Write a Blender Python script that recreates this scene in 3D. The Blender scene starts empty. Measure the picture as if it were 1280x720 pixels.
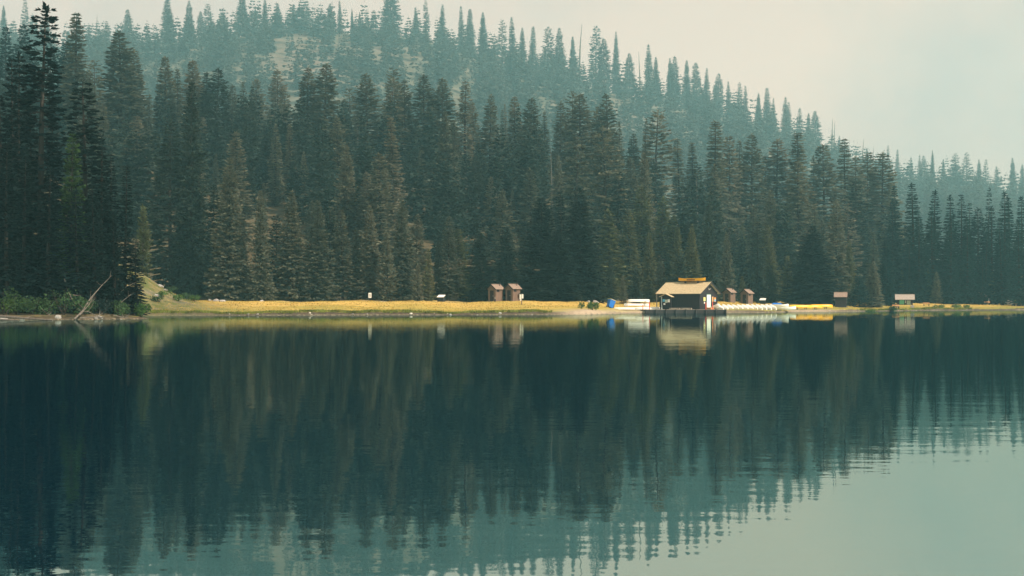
import bpy, math, random
import numpy as np
from mathutils import Vector, Matrix

# ------------------------------------------------------------------ camera, sky, sun, exposure
S = bpy.context.scene
COL = S.collection
F, HY, H0 = 1778.0, 379.5, 1.69            # focal length in photo pixels, horizon row, eye height above the lake
cam_d = bpy.data.cameras.new('camera'); cam = bpy.data.objects.new('camera', cam_d); COL.objects.link(cam)
cam_d.sensor_width = 36.0; cam_d.lens = 36.0 * F / 1280.0
cam_d.clip_start = 0.1; cam_d.clip_end = 9000
cam.location = (0, 0, H0)
cam.rotation_euler = (math.radians(90) + math.atan((HY - 360.0) / F), 0, 0)
S.camera = cam

SUN_EL, SUN_AZ = 42.0, 128.0               # the sun stands to the right, a little behind the camera
W = bpy.data.worlds.new('World'); S.world = W; W.use_nodes = True
nt = W.node_tree; nt.nodes.clear()
sky = nt.nodes.new('ShaderNodeTexSky'); sky.sky_type = 'NISHITA'; sky.sun_disc = False
sky.sun_elevation = math.radians(SUN_EL); sky.sun_rotation = math.radians(SUN_AZ)
sky.altitude = 1500; sky.air_density = 1.0; sky.dust_density = 6.0; sky.ozone_density = 1.0
mx = nt.nodes.new('ShaderNodeMix'); mx.data_type = 'RGBA'; mx.blend_type = 'MIX'
mx.inputs[0].default_value = 0.72
mx.inputs[7].default_value = (7.4, 6.5, 5.0, 1)       # even veil of pale wildfire smoke over the whole sky
bg = nt.nodes.new('ShaderNodeBackground'); bg.inputs[1].default_value = 0.086
wo = nt.nodes.new('ShaderNodeOutputWorld')
tcw = nt.nodes.new('ShaderNodeTexCoord'); nzw = nt.nodes.new('ShaderNodeTexNoise'); nzw.inputs['Scale'].default_value = 2.3; nzw.inputs['Detail'].default_value = 8; nzw.inputs['Roughness'].default_value = 0.6
crw = nt.nodes.new('ShaderNodeValToRGB'); crw.color_ramp.elements[0].position = 0.36; crw.color_ramp.elements[1].position = 0.62
crw.color_ramp.elements[0].color = (0.56, 0.64, 0.55, 1); crw.color_ramp.elements[1].color = (1.07, 0.93, 0.69, 1)
vm = nt.nodes.new('ShaderNodeVectorMath'); vm.operation = 'SCALE'; vm.inputs['Scale'].default_value = 7.5      # soft uneven smoke, all round the sky
mpw = nt.nodes.new('ShaderNodeMapping'); mpw.inputs['Location'].default_value = (5.55, 3.15, 0)
nt.links.new(tcw.outputs['Generated'], mpw.inputs[0]); nt.links.new(mpw.outputs[0], nzw.inputs[0]); nt.links.new(nzw.outputs[0], crw.inputs[0]); nt.links.new(crw.outputs[0], vm.inputs[0]); nt.links.new(vm.outputs[0], mx.inputs[7])
nt.links.new(sky.outputs[0], mx.inputs[6]); nt.links.new(mx.outputs[2], bg.inputs[0]); nt.links.new(bg.outputs[0], wo.inputs[0])

sun_d = bpy.data.lights.new('sun', 'SUN'); sun = bpy.data.objects.new('sun', sun_d); COL.objects.link(sun)
sun_d.energy = 5.0; sun_d.angle = math.radians(2.0); sun_d.color = (1.0, 0.90, 0.74)
_e, _a = math.radians(SUN_EL), math.radians(SUN_AZ)
sun_dir = Vector((math.sin(_a) * math.cos(_e), math.cos(_a) * math.cos(_e), math.sin(_e)))
sun.rotation_euler = sun_dir.to_track_quat('Z', 'Y').to_euler()

S.view_settings.view_transform = 'Standard'; S.view_settings.look = 'None'
S.view_settings.gamma = 1.0; S.view_settings.use_curve_mapping = False
S.view_settings.exposure = 0.5
S.cycles.max_bounces = 4; S.cycles.volume_bounces = 1; S.cycles.diffuse_bounces = 2; S.cycles.glossy_bounces = 2; S.cycles.transmission_bounces = 2
S.cycles.use_denoising = True; S.cycles.adaptive_threshold = 0.015
R = random.Random(11); NR = np.random.RandomState(7)

# ------------------------------------------------------------------ helpers
def lk(o):
    COL.objects.link(o); return o
def tag(o, label=None, cat=None, group=None, kind=None):
    if label: o['label'] = label
    if cat: o['category'] = cat
    if group: o['group'] = group
    if kind: o['kind'] = kind
    return o
def empty(name, loc, rz=0.0, label=None, cat=None, group=None):
    o = lk(bpy.data.objects.new(name, None)); o.empty_display_size = 0.3
    o.location = loc; o.rotation_euler = (0, 0, rz)
    return tag(o, label, cat, group)
def np_mesh(name, V, Fq=None, Ft=None, smooth=False):
    V = np.asarray(V, dtype=np.float32); me = bpy.data.meshes.new(name)
    loops, starts = [], []; n = 0
    if Fq is not None and len(Fq):
        Fq = np.asarray(Fq, dtype=np.int32); loops.append(Fq.ravel()); starts.append(np.arange(len(Fq)) * 4); n = len(Fq) * 4
    if Ft is not None and len(Ft):
        Ft = np.asarray(Ft, dtype=np.int32); loops.append(Ft.ravel()); starts.append(n + np.arange(len(Ft)) * 3)
    loops = np.concatenate(loops).astype(np.int32); starts = np.concatenate(starts).astype(np.int32)
    me.vertices.add(len(V)); me.vertices.foreach_set('co', V.ravel())
    me.loops.add(len(loops)); me.loops.foreach_set('vertex_index', loops)
    me.polygons.add(len(starts)); me.polygons.foreach_set('loop_start', starts)
    me.update(calc_edges=True); me.validate()
    if smooth: me.polygons.foreach_set('use_smooth', np.ones(len(me.polygons), dtype=bool))
    return me
class MB:
    def __init__(s): s.v = []; s.f = []
    def add(s, vs, fs):
        n = len(s.v); s.v += [tuple(v) for v in vs]; s.f += [tuple(i + n for i in f) for f in fs]; return s
    def box(s, x0, x1, y0, y1, z0, z1, M=None):
        vs = [Vector((x, y, z)) for z in (z0, z1) for y in (y0, y1) for x in (x0, x1)]
        if M is not None: vs = [M @ v for v in vs]
        return s.add(vs, [(0, 2, 3, 1), (4, 5, 7, 6), (0, 1, 5, 4), (2, 6, 7, 3), (0, 4, 6, 2), (1, 3, 7, 5)])
    def tube(s, pts, rads, n=7, cap=True):
        pts = [Vector(p) for p in pts]; base = len(s.v)
        for i, p in enumerate(pts):
            d = (pts[min(i + 1, len(pts) - 1)] - pts[max(i - 1, 0)]).normalized()
            a = d.orthogonal().normalized() if i == 0 else (s_a - d * s_a.dot(d)).normalized()
            s_a = a; b = d.cross(a)
            for k in range(n):
                t = 2 * math.pi * k / n
                s.v.append(tuple(p + (a * math.cos(t) + b * math.sin(t)) * rads[i]))
        for i in range(len(pts) - 1):
            for k in range(n):
                k2 = (k + 1) % n
                s.f.append((base + i * n + k, base + i * n + k2, base + (i + 1) * n + k2, base + (i + 1) * n + k))
        if cap:
            s.f.append(tuple(base + k for k in reversed(range(n)))); s.f.append(tuple(base + (len(pts) - 1) * n + k for k in range(n)))
        return s
    def prism(s, prof, x0, x1):       # profile in (y, z) run along x
        n = len(prof)
        vs = [(x0, y, z) for y, z in prof] + [(x1, y, z) for y, z in prof]
        return s.add(vs, [tuple(range(n)), tuple(n + k for k in reversed(range(n)))] + [(k, n + k, n + (k + 1) % n, (k + 1) % n) for k in range(n)])
    def build(s, name, m, parent=None, smooth=False, bevel=0.0):
        me = bpy.data.meshes.new(name); me.from_pydata(s.v, [], s.f); me.update()
        import bmesh
        bm = bmesh.new(); bm.from_mesh(me); bmesh.ops.recalc_face_normals(bm, faces=bm.faces)
        if bevel: bmesh.ops.bevel(bm, geom=bm.edges[:], offset=bevel, segments=1, affect='EDGES')
        bm.to_mesh(me); bm.free()
        if smooth: me.polygons.foreach_set('use_smooth', [True] * len(me.polygons))
        me.materials.append(m)
        o = lk(bpy.data.objects.new(name, me)); o.parent = parent
        return o

# ------------------------------------------------------------------ materials
MATS = {}
def mat(name, col, rough=0.7, vary=0.25, scale=3.0, spec=0.3, metal=0.0, stretch=(1, 1, 1), bump=0.0, col2=None, rnd=0.0):
    m = bpy.data.materials.new(name); m.use_nodes = True; t = m.node_tree; b = t.nodes['Principled BSDF']
    b.inputs['Roughness'].default_value = rough; b.inputs['Metallic'].default_value = metal
    b.inputs['Specular IOR Level'].default_value = spec
    tc = t.nodes.new('ShaderNodeTexCoord'); mp = t.nodes.new('ShaderNodeMapping'); mp.inputs['Scale'].default_value = stretch
    nz = t.nodes.new('ShaderNodeTexNoise'); nz.inputs['Scale'].default_value = scale; nz.inputs['Detail'].default_value = 6; nz.inputs['Roughness'].default_value = 0.65
    cr = t.nodes.new('ShaderNodeValToRGB')
    c2 = col2 if col2 else tuple(c * (1 + vary) for c in col); c1 = col if col2 else tuple(c * (1 - vary) for c in col)
    cr.color_ramp.elements[0].position = 0.32; cr.color_ramp.elements[1].position = 0.68
    cr.color_ramp.elements[0].color = (*c1, 1); cr.color_ramp.elements[1].color = (*c2, 1)
    t.links.new(tc.outputs['Object'], mp.inputs[0]); t.links.new(mp.outputs[0], nz.inputs[0]); t.links.new(nz.outputs[0], cr.inputs[0])
    out = cr.outputs[0]
    if rnd:
        oi = t.nodes.new('ShaderNodeObjectInfo'); mr = t.nodes.new('ShaderNodeMapRange')
        mr.inputs[3].default_value = 1 - rnd; mr.inputs[4].default_value = 1 + rnd
        hs = t.nodes.new('ShaderNodeHueSaturation'); t.links.new(oi.outputs['Random'], mr.inputs[0]); t.links.new(mr.outputs[0], hs.inputs['Value'])
        t.links.new(out, hs.inputs['Color']); out = hs.outputs[0]
    t.links.new(out, b.inputs['Base Color'])
    if bump:
        bp = t.nodes.new('ShaderNodeBump'); bp.inputs['Strength'].default_value = 0.6; bp.inputs['Distance'].default_value = bump
        t.links.new(nz.outputs[0], bp.inputs['Height']); t.links.new(bp.outputs[0], b.inputs['Normal'])
    MATS[name] = m; return m

def foliage(name, ca, cb, cc=None):
    """needles: colour from tree to tree (object random) and from clump to clump (noise); some light passes through"""
    m = bpy.data.materials.new(name); m.use_nodes = True; t = m.node_tree; b = t.nodes['Principled BSDF']
    b.inputs['Roughness'].default_value = 0.65; b.inputs['Specular IOR Level'].default_value = 0.2
    oi = t.nodes.new('ShaderNodeObjectInfo'); r = t.nodes.new('ShaderNodeValToRGB')
    r.color_ramp.elements[0].color = (*ca, 1); r.color_ramp.elements[1].color = (*cb, 1)
    if cc:
        e = r.color_ramp.elements.new(0.8); e.color = (*cb, 1); r.color_ramp.elements[-1].color = (*cc, 1)
    tc = t.nodes.new('ShaderNodeTexCoord'); nz = t.nodes.new('ShaderNodeTexNoise'); nz.inputs['Scale'].default_value = 0.55; nz.inputs['Detail'].default_value = 5
    mr = t.nodes.new('ShaderNodeMapRange'); mr.inputs[1].default_value = 0.3; mr.inputs[2].default_value = 0.7; mr.inputs[3].default_value = 0.55; mr.inputs[4].default_value = 1.5
    hs = t.nodes.new('ShaderNodeHueSaturation')
    t.links.new(oi.outputs['Random'], r.inputs[0]); t.links.new(tc.outputs['Object'], nz.inputs[0]); t.links.new(nz.outputs[0], mr.inputs[0])
    t.links.new(mr.outputs[0], hs.inputs['Value']); t.links.new(r.outputs[0], hs.inputs['Color']); t.links.new(hs.outputs[0], b.inputs['Base Color'])
    tr = t.nodes.new('ShaderNodeBsdfTranslucent'); t.links.new(hs.outputs[0], tr.inputs[0])
    ms = t.nodes.new('ShaderNodeMixShader'); ms.inputs[0].default_value = 0.36
    t.links.new(b.outputs[0], ms.inputs[1]); t.links.new(tr.outputs[0], ms.inputs[2]); t.links.new(ms.outputs[0], t.nodes['Material Output'].inputs[0])
    MATS[name] = m; return m

F_MID = foliage('needles_hazy_olive', (0.085, 0.100, 0.070), (0.140, 0.145, 0.098), (0.165, 0.158, 0.115))  # olive lightened and greyed: sunlit smoke put into the needle colour
F_BLUE = foliage('needles_bluegreen', (0.004, 0.026, 0.030), (0.010, 0.042, 0.040))  # darker teal puts the clearer, unlit air of the right-hand wood into the needles
F_DARK = foliage('needles_dark', (0.004, 0.013, 0.014), (0.009, 0.022, 0.020))  # near black: shade of the headland trees put into the colour
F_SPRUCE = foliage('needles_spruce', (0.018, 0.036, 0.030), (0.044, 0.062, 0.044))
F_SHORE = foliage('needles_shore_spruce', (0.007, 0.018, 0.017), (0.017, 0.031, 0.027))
F_SUNLIT = foliage('needles_sunlit_green', (0.040, 0.078, 0.022), (0.050, 0.088, 0.028))  # green needles of one headland tree, with sunlight put into the colour
F_PALE = foliage('needles_pale', (0.085, 0.105, 0.045), (0.120, 0.125, 0.060))
F_FAR = foliage('needles_hillside', (0.058, 0.086, 0.078), (0.105, 0.130, 0.112))  # paler and bluer: part of the distance haze put into the needles
LEAF = foliage('leaves_green', (0.050, 0.110, 0.022), (0.085, 0.150, 0.030))
LEAF_DK = foliage('leaves_dark_green', (0.020, 0.055, 0.022), (0.045, 0.085, 0.028))
LEAF_LIME = foliage('leaves_lime', (0.20, 0.26, 0.03), (0.26, 0.30, 0.05))
BARK = mat('bark', (0.045, 0.037, 0.031), 0.9, 0.4, 2.0, stretch=(1, 1, 0.2))
BARK_GREY = mat('bark_weathered', (0.13, 0.12, 0.105), 0.9, 0.35, 2.0, stretch=(1, 1, 0.3))
DRIFT = mat('driftwood', (0.13, 0.112, 0.095), 0.85, 0.35, 4.0)
BROWN = mat('brown_boards', (0.021, 0.016, 0.019), 0.75, 0.3, 2.0, stretch=(6, 6, 0.4))
BROWN_L = mat('brown_boards_light', (0.160, 0.110, 0.085), 0.8, 0.25, 2.0, stretch=(6, 6, 0.4))
ROOF_TAN = mat('roof_tan', (0.44, 0.35, 0.215), 0.7, 0.15, 2.5, stretch=(1, 1, 1), bump=0.01)
ROOF_PINK = mat('roof_pinkish', (0.23, 0.168, 0.135), 0.8, 0.2, 3.0)
ROOF_GREY = mat('roof_grey', (0.30, 0.26, 0.23), 0.8, 0.2, 3.0)
WHITE = mat('white_paint', (0.74, 0.73, 0.69), 0.5, 0.08, 2.0)
DOOR_W = mat('door_white', (0.66, 0.70, 0.64), 0.6, 0.08, 2.0, stretch=(8, 8, 0.3))
HULL_W = mat('hull_white', (0.78, 0.76, 0.70), 0.35, 0.07, 3.0, spec=0.5, rnd=0.10)
HULL_Y = mat('hull_yellow', (0.82, 0.40, 0.005), 0.35, 0.08, 3.0, spec=0.5)
BLUE = mat('blue_plastic', (0.015, 0.14, 0.52), 0.4, 0.12, 3.0)
RED = mat('red_paint', (0.62, 0.07, 0.05), 0.5, 0.1, 3.0)
BLACK = mat('dark_void', (0.012, 0.013, 0.016), 0.8, 0.2, 3.0)
TIMBER = mat('timber_dark', (0.028, 0.027, 0.028), 0.85, 0.35, 3.0, stretch=(1, 6, 6))
TIMBER_L = mat('timber_weathered', (0.33, 0.29, 0.23), 0.85, 0.25, 3.0, stretch=(1, 6, 6))
TIMBER_O = mat('timber_orange', (0.46, 0.24, 0.10), 0.7, 0.2, 3.0)
STONE = mat('stone', (0.27, 0.26, 0.245), 0.9, 0.35, 2.5, bump=0.05, rnd=0.25)
STONE_W = mat('stone_pale', (0.48, 0.44, 0.38), 0.9, 0.3, 2.0, bump=0.05, rnd=0.2)
STEEL = mat('steel', (0.45, 0.46, 0.46), 0.4, 0.1, 2.0, metal=0.6)
GREEN_P = mat('map_green', (0.10, 0.48, 0.30), 0.6, 0.2, 5.0, col2=(0.22, 0.55, 0.36))
PAPER = mat('paper_pale', (0.45, 0.50, 0.40), 0.7, 0.2, 8.0)
PAPER_B = mat('paper_blue', (0.10, 0.42, 0.62), 0.7, 0.2, 8.0)
PAPER_Y = mat('paper_yellow', (0.55, 0.52, 0.20), 0.7, 0.2, 8.0)
PAPER_O = mat('paper_orange', (0.70, 0.30, 0.08), 0.7, 0.2, 8.0)
GRASS = foliage('grass_straw', (0.34, 0.25, 0.07), (0.40, 0.30, 0.08))
GRASS_G = foliage('grass_green', (0.10, 0.14, 0.025), (0.16, 0.18, 0.035))

# ------------------------------------------------------------------ terrain
SH = np.array([(-300, 190), (-60, 197), (-50.4, 199), (-27.5, 204), (0, 213), (8, 215), (11.6, 217.5), (15.6, 231), (20, 244), (24.6, 249.5), (39, 257), (47, 265), (56, 284), (65.5, 291), (98, 341), (133, 370), (300, 430), (1800, 600)], float)
def interp(x, xp, fp): return np.interp(x, xp, fp)
def sstep(a): a = np.clip(a, 0, 1); return a * a * (3 - 2 * a)
def wob(x, y, s, seed=0.0):
    return (np.sin(x / s + 1.3 + seed) * np.cos(y / s * 1.17 - 0.4 + seed * 2) + 0.6 * np.sin(x / s * 2.13 + y / s * 1.7 + seed) + 0.35 * np.cos(x / s * 4.1 - y / s * 3.3 + 2.1 * seed)) / 1.95
def shore_t(x, y):
    x = np.asarray(x, float); y = np.asarray(y, float)
    ys = interp(x, SH[:, 0], SH[:, 1]) + 0.9 * wob(x, 0 * y, 3.1) + 0.5 * wob(x, 0 * y, 1.1, 2.0)
    tm = (y - ys) * 0.9
    yf = interp(x, [-400, -150, -70, -52, -44, -40.2, -38, 0], [120, 139, 144.5, 146, 150, 157, 175, 260]) + 0.5 * wob(x, 0 * y, 1.7)
    xh = interp(y, [120, 150, 157, 166, 180, 199, 260], [-38, -41.5, -40.2, -43.5, -48.5, -55, -60]) + 0.3 * wob(0 * x, y, 1.3)
    th = np.minimum(y - yf, xh - x)
    tb = -260 - y                                  # the shore behind the camera
    return np.maximum(np.maximum(tm, th), tb)
RPX = [-900, -300, 0, 100, 200, 290, 380, 450, 520, 580, 640, 700, 790, 860, 920, 1000, 1060, 1150, 1200, 1280, 1500, 2200]
RPY = [88, 72, 60, 69, 66, 44, 40, 42, 48, 66, 88, 103, 123, 136, 154, 184, 218, 243, 239, 258, 286, 316]
KPX = [-400, 0, 110, 300, 700, 880, 1000, 1090, 1140, 1300, 2000]
KH = [66, 60, 50, 46, 42, 33, 23, 11, 4, 3, 3]
RIDGE_Y = 2000.0
def terrain(x, y):
    x = np.asarray(x, float); y = np.asarray(y, float)
    t = shore_t(x, y)
    z = np.where(t < 0, np.maximum(t * 0.16, -3.0) - 0.04, 0)
    bank = (0.40 + 0.20 * wob(x, 0 * y, 5.0, 2.0) + 0.10 * wob(x, 0 * y, 1.6, 4.0)) * sstep((t + 0.1) / 0.9) + 1.65 * sstep((t + 6) / 56.0) * np.where(t > 0, 1, 0)
    z = np.where(t > -0.1, np.maximum(z, -0.04) + bank, z)
    inl = sstep(t / 6.0)
    z = z + inl * (0.10 * wob(x, y, 7.0) + 0.05 * wob(x, y, 2.2, 1.0))
    z = z + inl * 7.5 * np.exp(-(((x + 64) / 8.5) ** 2 + ((y - 224) / 12.0) ** 2)) + inl * 2.0 * np.exp(-(((x + 55) / 7) ** 2 + ((y - 180) / 14.0) ** 2))
    px = 640 + F * x / np.maximum(y, 150)
    k = interp(px, KPX, KH)
    z = z + np.where(y > 0, k * sstep((t - 62) / 230.0), 0)
    zr = H0 + (HY - interp(px, RPX, RPY)) / F * RIDGE_Y
    s = np.clip((y - 1000) / (RIDGE_Y - 1000), 0, 1)
    s = 0.75 * s + 0.25 * sstep(s)
    zb = 2.2 + k
    hill = (zr - zb) * s * np.where(y > RIDGE_Y, np.clip(1 - (y - RIDGE_Y) / 1500, 0.4, 1), 1)
    rough = sstep((y - 1000) / 200) * (9.0 * wob(x, y, 70.0, 0.7) + 3.0 * wob(x, y, 24.0, 3.1)) * np.clip(1 - ((y - RIDGE_Y) / 260) ** 2 * 0 - 0.35, 0.2, 1)
    z = z + hill + rough
    return z
def tz(x, y): return float(terrain(np.array([x]), np.array([y]))[0])
def X_at(px, Y): return (px - 640.0) / F * Y
def P(px, Y): x = X_at(px, Y); return Vector((x, Y, tz(x, Y)))
def hit(px, py, y0=140.0, y1=1200.0):             # where the ray through a pixel meets the ground
    Y = np.arange(y0, y1, 0.2); zz = H0 + (HY - py) / F * Y
    g = terrain((px - 640.0) / F * Y, Y)
    i = np.argmax((g >= zz) & (g > 0.0))
    return Vector((X_at(px, Y[i]), Y[i], float(g[i])))
def rockmask(x, y):
    px = 640 + F * x / np.maximum(y, 150)
    py = HY - (terrain(x, y) - H0) / np.maximum(y, 150) * F
    m = np.exp(-(((px - 385) / 60) ** 2 + ((py - 78) / 32) ** 2)) + 0.7 * np.exp(-(((px - 800) / 70) ** 2 + ((py - 150) / 30) ** 2)) + 0.6 * np.exp(-(((px - 490) / 50) ** 2 + ((py - 60) / 16) ** 2))
    return np.clip(m * (0.75 + 0.7 * wob(x, y, 13.0, 5.0)) * 0.95, 0, 1) * (y > 620)

def axis(segs):
    a = [segs[0][0]]
    for lo, hi, st in segs:
        n = max(1, int(round((hi - lo) / st))); a += list(np.linspace(lo, hi, n + 1)[1:])
    return np.array(a)
gx = axis([(-2000, -900, 60), (-900, -260, 18), (-260, -90, 5), (-90, -34, 0.7), (-34, 140, 1.0), (140, 300, 5), (300, 950, 16), (950, 2000, 60)])
gy = axis([(-500, 100, 50), (100, 138, 6), (138, 182, 0.8), (182, 200, 0.7), (200, 300, 0.75), (300, 400, 1.2), (400, 620, 6), (620, 2100, 22), (2100, 2800, 60)])
GX, GY = np.meshgrid(gx, gy); gxf, gyf = GX.ravel(), GY.ravel()
GZ = terrain(gxf, gyf); GT = shore_t(gxf, gyf)
nx, ny = len(gx), len(gy)
I = (np.arange(ny - 1)[:, None] * nx + np.arange(nx - 1)[None, :]).ravel()
gme = np_mesh('ground', np.stack([gxf, gyf, GZ], 1), np.stack([I, I + 1, I + nx + 1, I + nx], 1), smooth=True)
def attr(me, name, vals):
    a = me.attributes.new(name, 'FLOAT', 'POINT'); a.data.foreach_set('value', np.asarray(vals, np.float32))
attr(gme, 'inland', GT)
gpx = 640 + F * gxf / np.maximum(gyf, 150)
beach = np.exp(-((gxf - 11.5) / 4.0) ** 2 - (np.maximum(GT - 2, 0) / 7.0) ** 2) + 0.8 * np.exp(-((gxf - 60) / 8) ** 2 - ((GT) / 2.0) ** 2) + np.exp(-((gxf - 27) / 11.0) ** 2) * np.exp(-(np.maximum(GT - 4, 0) / 4.0) ** 2)
attr(gme, 'beach', np.clip(beach, 0, 1))
hillock = np.exp(-(((gxf + 60) / 13) ** 2 + ((gyf - 215) / 20) ** 2))
attr(gme, 'forest', np.clip(sstep((GT - 66 + 6 * wob(gxf, gyf, 9.0)) / 9.0) + (gxf < -41) * (gyf < 205) * (GT > 0.3), 0, 1) * (1 - 0.9 * np.clip(hillock * 1.4, 0, 1)))
attr(gme, 'scrub', np.clip(hillock * 1.9, 0, 1))
attr(gme, 'rock', np.clip(rockmask(gxf, gyf) + 0.6 * np.clip(hillock * 1.3, 0, 1) * np.clip(wob(gxf, gyf, 2.4, 3) * 2, 0, 1), 0, 1))
roadm = np.exp(-((GT - 61) / 2.2) ** 2) * ((gpx > 350) & (gpx < 650))
attr(gme, 'road', roadm)
attr(gme, 'slope', sstep((gyf - 560) / 120))

gm = bpy.data.materials.new('ground_cover'); gm.use_nodes = True; t = gm.node_tree; B = t.nodes['Principled BSDF']
B.inputs['Roughness'].default_value = 0.95; B.inputs['Specular IOR Level'].default_value = 0.1
def A(n):
    a = t.nodes.new('ShaderNodeAttribute'); a.attribute_name = n; return a.outputs['Fac']
def N(scale, detail=5, st=(1, 1, 1)):
    g = t.nodes.new('ShaderNodeNewGeometry'); mp = t.nodes.new('ShaderNodeMapping'); mp.inputs['Scale'].default_value = st
    n = t.nodes.new('ShaderNodeTexNoise'); n.inputs['Scale'].default_value = scale; n.inputs['Detail'].default_value = detail; n.inputs['Roughness'].default_value = 0.65
    t.links.new(g.outputs['Position'], mp.inputs[0]); t.links.new(mp.outputs[0], n.inputs[0]); return n.outputs[0]
def MR(v, a, b, c=0.0, d=1.0):
    m = t.nodes.new('ShaderNodeMapRange'); t.links.new(v, m.inputs[0])
    for i, q in enumerate((a, b, c, d)): m.inputs[1 + i].default_value = q
    return m.outputs[0]
def MM(op, a, b):
    m = t.nodes.new('ShaderNodeMath'); m.operation = op
    for i, q in enumerate((a, b)):
        if isinstance(q, (int, float)): m.inputs[i].default_value = q
        else: t.links.new(q, m.inputs[i])
    return m.outputs[0]
def CM(fac, a, b):
    m = t.nodes.new('ShaderNodeMix'); m.data_type = 'RGBA'; m.clamp_factor = True
    t.links.new(fac, m.inputs[0])
    for i, q in ((6, a), (7, b)):
        if isinstance(q, tuple): m.inputs[i].default_value = (*q, 1)
        else: t.links.new(q, m.inputs[i])
    return m.outputs[2]
straw = CM(MR(N(0.5, 6, (0.5, 1, 1)), 0.35, 0.65), (0.42, 0.27, 0.058), (0.56, 0.39, 0.12))
straw = CM(MR(N(0.11, 5, (0.4, 1.3, 1)), 0.50, 0.66), straw, (0.27, 0.225, 0.045))
green = CM(MR(N(1.2, 5), 0.35, 0.65), (0.13, 0.15, 0.028), (0.27, 0.25, 0.05))
inl = A('inland')
gfac = MM('ADD', MR(inl, 1.5, 26.0, 0.95, 0.05), MR(N(0.16, 4, (0.5, 1, 1)), 0.3, 0.7, -0.55, 0.45))
c = CM(gfac, straw, green)
soil = CM(MR(N(2.0, 5), 0.35, 0.65), (0.035, 0.028, 0.020), (0.085, 0.066, 0.045))
c = CM(MR(inl, 0.5, 1.0, 1.0, 0.0), c, soil)
sand = CM(MR(N(1.5, 5), 0.3, 0.7), (0.30, 0.235, 0.17), (0.44, 0.36, 0.26))
c = CM(A('beach'), c, sand)
c = CM(MR(inl, -0.6, 0.35, 1.0, 0.0), c, CM(MR(N(3.0, 4), 0.45, 0.6), (0.10, 0.085, 0.065), (0.38, 0.32, 0.24)))
c = CM(A('scrub'), c, CM(MR(N(0.55, 6), 0.42, 0.58), (0.085, 0.10, 0.030), (0.17, 0.145, 0.070)))
duff = CM(MR(N(0.6, 5), 0.35, 0.65), (0.045, 0.040, 0.024), (0.11, 0.088, 0.050))
c = CM(A('forest'), c, duff)
hillc = CM(MR(N(0.035, 6), 0.40, 0.60), (0.06, 0.072, 0.052), (0.125, 0.122, 0.092))
c = CM(A('slope'), c, hillc)
rock = CM(MR(N(0.10, 6), 0.35, 0.65), (0.09, 0.085, 0.074), (0.20, 0.178, 0.152))
c = CM(A('rock'), c, rock)
c = CM(A('road'), c, (0.40, 0.40, 0.40))
t.links.new(c, B.inputs['Base Color'])
bp = t.nodes.new('ShaderNodeBump'); bp.inputs['Strength'].default_value = 0.7; bp.inputs['Distance'].default_value = 0.15
t.links.new(N(2.5, 6), bp.inputs['Height']); t.links.new(bp.outputs[0], B.inputs['Normal'])
gme.materials.append(gm)
ground = lk(bpy.data.objects.new('ground', gme)); tag(ground, 'lake bed, golden meadow and forested hillside', 'ground', kind='structure')

# lake
wm = bpy.data.materials.new('lake_water'); wm.use_nodes = True; t = wm.node_tree; t.nodes.clear()
out = t.nodes.new('ShaderNodeOutputMaterial')
gl = t.nodes.new('ShaderNodeBsdfGlossy'); gl.inputs['Roughness'].default_value = 0.012; gl.inputs['Color'].default_value = (0.61, 0.74, 0.67, 1)
df = t.nodes.new('ShaderNodeBsdfDiffuse'); df.inputs['Color'].default_value = (0.0, 0.020, 0.048, 1)
fr = t.nodes.new('ShaderNodeFresnel'); fr.inputs[0].default_value = 1.33
mrn = t.nodes.new('ShaderNodeMapRange'); mrn.inputs[3].default_value = 0.68; mrn.inputs[4].default_value = 0.88
mix = t.nodes.new('ShaderNodeMixShader')
g = t.nodes.new('ShaderNodeNewGeometry')
def wn(scale, st, det=3):
    mp = t.nodes.new('ShaderNodeMapping'); mp.inputs['Scale'].default_value = st
    n = t.nodes.new('ShaderNodeTexNoise'); n.inputs['Scale'].default_value = scale; n.inputs['Detail'].default_value = det; n.inputs['Roughness'].default_value = 0.5
    t.links.new(g.outputs['Position'], mp.inputs[0]); t.links.new(mp.outputs[0], n.inputs[0]); return n.outputs[0]
b1 = t.nodes.new('ShaderNodeBump'); b1.inputs['Strength'].default_value = 1.0; b1.inputs['Distance'].default_value = 0.0022
b2 = t.nodes.new('ShaderNodeBump'); b2.inputs['Strength'].default_value = 1.0; b2.inputs['Distance'].default_value = 0.006
t.links.new(wn(1.9, (0.75, 1.2, 1), 2), b1.inputs['Height']); t.links.new(wn(0.32, (0.6, 1.3, 1), 2), b2.inputs['Height'])
t.links.new(b2.outputs[0], b1.inputs['Normal'])
t.links.new(b1.outputs[0], gl.inputs['Normal']); t.links.new(fr.outputs[0], mrn.inputs[0])
t.links.new(mrn.outputs[0], mix.inputs[0]); t.links.new(df.outputs[0], mix.inputs[1]); t.links.new(gl.outputs[0], mix.inputs[2]); t.links.new(mix.outputs[0], out.inputs[0])
lme = np_mesh('lake', [(-800, -330, 0), (900, -330, 0), (900, 470, 0), (-800, 470, 0)], [(0, 1, 2, 3)]); lme.materials.append(wm)
tag(lk(bpy.data.objects.new('lake', lme)), 'still dark teal lake mirroring the forest', 'lake', kind='structure')

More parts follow.
